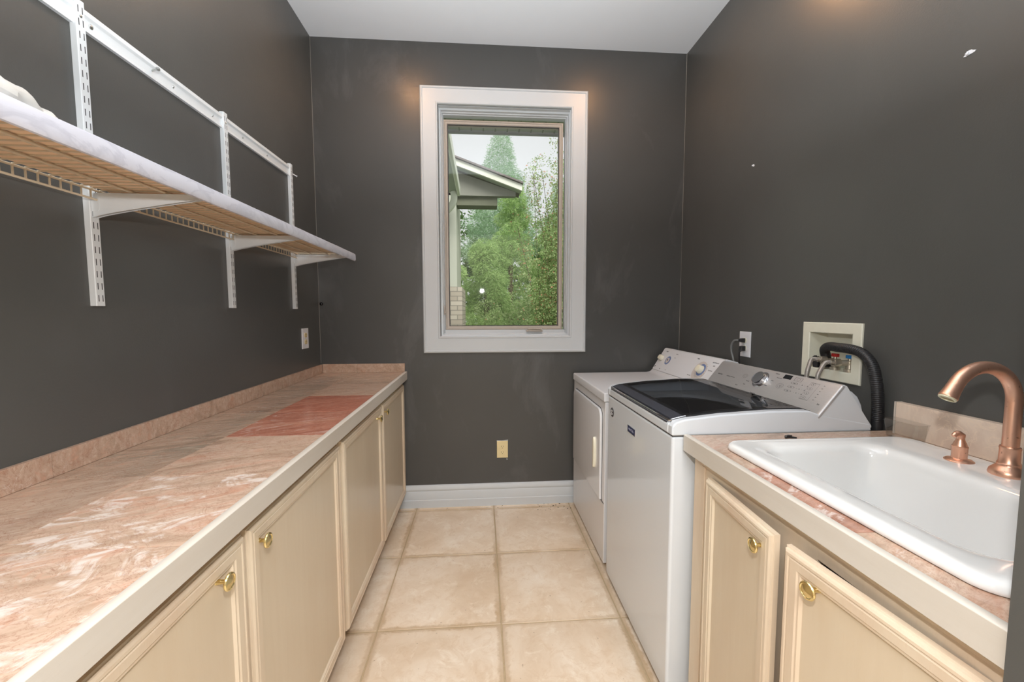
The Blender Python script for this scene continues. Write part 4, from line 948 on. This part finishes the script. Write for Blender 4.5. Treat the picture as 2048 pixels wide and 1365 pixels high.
def leafmat(name, a, b):
    t = NT(name); at = t.n('ShaderNodeAttribute', attribute_name='tint'); sp = t.n('ShaderNodeSeparateColor'); t.l(at.outputs['Color'], sp.inputs[0])
    c = t.mix(sp.outputs[0], a, b); c = t.mix(t.math('MULTIPLY', sp.outputs[1], 1.0), c, srgb(205, 150, 120)); t.set(c, .55)
    tr = t.n('ShaderNodeBsdfTranslucent'); t.l(c, tr.inputs[0]); mx = t.n('ShaderNodeMixShader'); mx.inputs[0].default_value = .35
    t.l(t.b.outputs[0], mx.inputs[1]); t.l(tr.outputs[0], mx.inputs[2]); t.l(mx.outputs[0], t.t.nodes['Material Output'].inputs[0]); return t.m
M['cyp'] = leafmat('cypress_green', srgb(138, 172, 98), srgb(198, 222, 152))
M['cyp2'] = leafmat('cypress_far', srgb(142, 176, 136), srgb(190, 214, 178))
M['myr'] = leafmat('shrub_leaf', srgb(112, 140, 78), srgb(196, 212, 152))
M['dkl'] = leafmat('dark_foliage', srgb(92, 122, 70), srgb(140, 170, 104))
def tree(name, label, cat, base, blobs, n, L, Wd, mat, droop, seed, stems, group, pink=0.0):
    r = thing(name, label, cat, base, group); rg = np.random.default_rng(seed)
    mb = MB(); 
    for s in stems: mb.tube([Vector(base)+Vector(p) for p in s[0]], s[1], 7, smooth=3)
    obj('trunk', mb, M['bark'], r)
    vol = np.array([b[3]*b[4]*b[5] for b in blobs])**(2/3); idx = rg.choice(len(blobs), n, p=vol/vol.sum())
    B = np.array(blobs)[idx]; d = rg.normal(size=(n, 3)); d /= np.linalg.norm(d, axis=1)[:, None]
    rad = rg.uniform(.55, 1.05, n)[:, None]**.6
    p = B[:, :3]+d*B[:, 3:6]*rad+np.array(base)
    dirn = d*np.array([1, 1, .5])+rg.normal(size=(n, 3))*.55; dirn[:, 2] -= droop; dirn /= np.linalg.norm(dirn, axis=1)[:, None]
    side = np.cross(dirn, rg.normal(size=(n, 3))); side /= np.linalg.norm(side, axis=1)[:, None]
    ln = (L*rg.uniform(.5, 1.3, n))[:, None]; w = (Wd*rg.uniform(.6, 1.3, n))[:, None]
    v = np.stack([p-dirn*ln*.5, p+side*w*.5, p+dirn*ln*.5, p-side*w*.5], 1).reshape(-1, 3)-np.array(base)
    me = bpy.data.meshes.new('crown'); me.from_pydata(v.tolist(), [], np.arange(4*n).reshape(n, 4).tolist())
    at = me.attributes.new('tint', 'FLOAT_COLOR', 'FACE'); cc = np.zeros((n, 4)); bt = rg.uniform(0, .5, len(blobs))[idx]; cc[:, 0] = np.clip(bt+rg.uniform(0, .5, n), 0, 1); cc[:, 1] = (rg.random(n) < pink); cc[:, 3] = 1
    at.data.foreach_set('color', cc.ravel()); me.materials.append(mat)
    o = bpy.data.objects.new('crown', me); C.objects.link(o); o.parent = r; return r
rg = random.Random(21)
# pointed tree far behind
bl = []
for k in range(22):
    h = k/21; z = 3.6+3.9*h; rr = 1.15*(1-h)**.7+.14; bl.append((rg.uniform(-.35, .35)*(1-h), rg.uniform(-.2, .2), z, rr, rr, .38))
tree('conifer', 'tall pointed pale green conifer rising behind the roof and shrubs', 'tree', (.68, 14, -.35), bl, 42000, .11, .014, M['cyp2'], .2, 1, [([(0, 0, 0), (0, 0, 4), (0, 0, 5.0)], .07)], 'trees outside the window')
bl = []
for k in range(10):
    h = k/9; bl.append((rg.uniform(-.3, .3), 0, 2.8+2.9*h, .9*(1-h)+.35, .8, .45))
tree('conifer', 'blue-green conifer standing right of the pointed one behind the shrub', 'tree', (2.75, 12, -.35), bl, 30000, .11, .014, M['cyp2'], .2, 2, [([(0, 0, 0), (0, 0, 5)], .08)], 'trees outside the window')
# feathery cypress bank at the centre
spots = [(-.98, 10.1, 4.2), (.72, 10.2, 4.7), (2.25, 10.1, 5.3), (.12, 8.55, 2.9), (1.55, 8.55, 3.3)]
labs = ['feathery green cypress farthest left, just right of the house wing', 'taller feathery cypress at the centre of the green bank', 'feathery cypress at the right of the green bank behind the loose shrub', 'low bright feathery cypress at the lower centre of the window view', 'low feathery cypress at the lower right of the window view']
for (x, y, h), lab in zip(spots, labs):
    bl = [(0, 0, h*.45, .42, .40, h*.45)]
    for k in range(46):
        a = rg.uniform(0, 6.28); zz = rg.uniform(.25, h); rr = .50*(1-(zz/h)**2)+.10; bl.append((rr*math.cos(a), rr*math.sin(a), zz, rg.uniform(.16, .30), rg.uniform(.16, .28), rg.uniform(.14, .26)))
    tree('cypress', lab, 'tree', (x, y, -.35), bl, 46000, .10, .010, M['cyp'], .55, int(x*100+500), [([(0, 0, 0), (0, 0, h*.7)], .06)], 'feathery cypresses outside the window')
# loose small-leaved shrub on the right
bl = []; stems = []
for k in range(18):
    x0 = rg.uniform(-.3, .3); ht = rg.uniform(2.5, 3.75) if k else 4.15; lx = x0+rg.uniform(-.35, .35) if k else .0; ly = rg.uniform(-.3, .3)
    stems.append(([(x0*.3, 0, 0), (x0, ly*.5, ht*.5), (lx, ly, ht)], .0035))
    for j in range(12):
        s = j/11; bl.append((x0*.3+(lx-x0*.3)*s+rg.uniform(-.1, .1), ly*s, .5+(ht-.45)*s, .25*(1.05-s*.62), .24*(1-s*.5), .2))
tree('flowering_shrub', 'tall loose shrub of small leaves with pinkish seed heads, right side outside', 'shrub', (1.12, 6.3, -.35), bl, 40000, .038, .019, M['myr'], .1, 5, stems, None, .07)
bl = []
for k in range(26): bl.append((rg.uniform(-1.0, 1.0), rg.uniform(-.3, .3), rg.uniform(.4, 1.75), .24, .16, .18))
tree('leafy_shrub', 'low glossy-leaved shrub along the bottom of the window view', 'shrub', (.95, 7.35, -.35), bl, 13000, .036, .020, M['myr'], .1, 6, [([(0, 0, 0), (0, 0, 1)], .02)], None, .01)
bl = [(rg.uniform(-6, 8), rg.uniform(-.5, .5), rg.uniform(.6, 5.3), 1.0, .6, .7) for k in range(90)]
tree('hedge', 'dark green woods closing the view behind the trees', 'hedge', (1, 16.5, -.35), bl, 30000, .24, .10, M['dkl'], .2, 7, [([(0, 0, 0), (0, 0, 2)], .05)], None)
